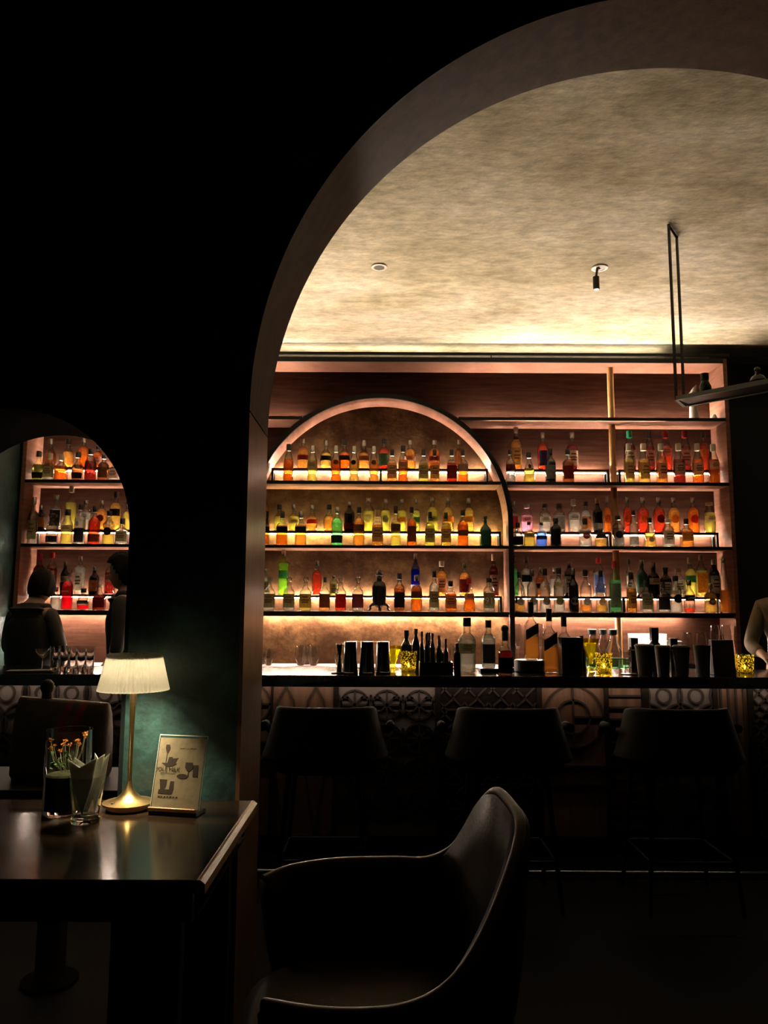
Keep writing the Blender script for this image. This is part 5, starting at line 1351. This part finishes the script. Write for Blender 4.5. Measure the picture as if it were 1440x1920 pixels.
    # clothes follow the same joints, a little larger
    g = .012
    def G(v, k=g): r = v[3]; return (*v[:3], (r[0] + k, r[1] + k) if isinstance(r, tuple) else r + k)
    sh_ = noisy('shirt_%d' % int(shirt[0] * 1000), [tuple(c * .7 for c in shirt), shirt], nscale=14, rough=.8, bump=.4, bscale=9)
    bs = [6, 6 + 5 + 15]
    SV = [G(V[1], .012), G(V[2], .022), G(V[3], .030), G(V[4], .006)]; SE = [(0, 1), (1, 2), (2, 3)]
    for q in bs:
        b = len(SV); a0, a1, a2 = V[q], V[q + 1], V[q + 2]
        mid = tuple(a1[i] + (a2[i] - a1[i]) * (.35 if vest else .85) for i in range(3))
        SV += [G(a0, .008), G(a1, .009), (*mid, (a1[3] + .004) if vest else a2[3] + .016)]; SE += [(2, b), (b, b + 1), (b + 1, b + 2)]
    if vest:      # dark body, lighter sleeves
        skin_mesh('shirt', SV[:4] + [(V[q][0] * .80, V[q][1], V[q][2] + .004, .076 * s) for q in bs], SE[:3] + [(3, 4), (3, 5)], mat('shirt_body', (.012, .012, .012), .8), t)
        for q in (4, 7):
            a = SV[q]; skin_mesh('sleeve', [(a[0] * .82, *a[1:]), *SV[q:q + 3]], [(0, 1), (1, 2), (2, 3)], sh_, t)
    else: skin_mesh('shirt', SV, SE, sh_, t)
    if vest:
        VV = [G(V[0], .034), G(V[1], .040), G(V[2], .046), (V[3][0], V[3][1], V[3][2] - .01, (.135 * s, .115 * s))]
        for q in bs: VV.append((V[q][0] * .62, V[q][1], V[q][2] + .002, .078 * s))
        skin_mesh('vest', VV, [(0, 1), (1, 2), (2, 3), (2, 4), (2, 5)], mat('vest_black', vest, .7), t)
        bm = newbm(); lathe(bm, [(.066 * s, -.012), (.064 * s, .018)], 24, cap0=False, cap1=False)
        for v in bm.verts: v.co += Vector(V[4][:3]) + Vector((0, .004, -.012))
        finish('collar', bm, mat('collar_white', (.55, .52, .45), .7), t, smooth=True)
    b = 6 + 2 * 20
    LVv = [G(V[0], .014)]; LE = []
    for q in (len(V) - 10, len(V) - 5):
        k = len(LVv); LVv += [G(V[q], .016), G(V[q + 1], .018), G(V[q + 2], .02)]; LE += [(0, k), (k, k + 1), (k + 1, k + 2)]
    skin_mesh('trousers', LVv, LE, mat('trousers_black', (.01, .01, .011), .8), t)
    for sd in (0, 1):
        q = len(V) - 10 + 5 * sd
        skin_mesh('shoe', [G(V[q + 3], .008), G(V[q + 4], .009)], [(0, 1)], mat('shoe_black', (.01, .01, .01), .3), t, 2)
    return t
FWD = PI      # facing away from the camera
person((-2.41, 5.28, 0), PI - .25, 'bartender seen from behind in black vest, head bowed, inside small arch', lean=.10, headturn=.55, headdrop=.35, s=.925,
       arms={'r': ((-.225, -.06, 1.15), (-.14, -.27, 1.08)), 'l': ((.225, -.04, 1.15), (.14, -.27, 1.08))}, shirt=(.10, .09, .075))
person((-1.76, 5.36, 0), -PI / 2 + .0, 'bartender in profile facing left, dark clothes, half behind the pillar', lean=.03, headturn=0, headdrop=.12, s=.985, arms={'r': ((-.225, .02, 1.13), (-.21, -.07, .90)), 'l': ((.225, .02, 1.13), (.21, -.07, .90))})
person((2.79, 5.36, 0), -.35, 'person in rolled beige shirt at the right edge behind bar', lean=.03, s=.98, vest=None, shirt=(.20, .155, .10),
       arms={'r': ((-.255, -.05, 1.14), (-.19, -.22, 1.08)), 'l': ((.25, -.02, 1.15), (.16, -.22, 1.08))})
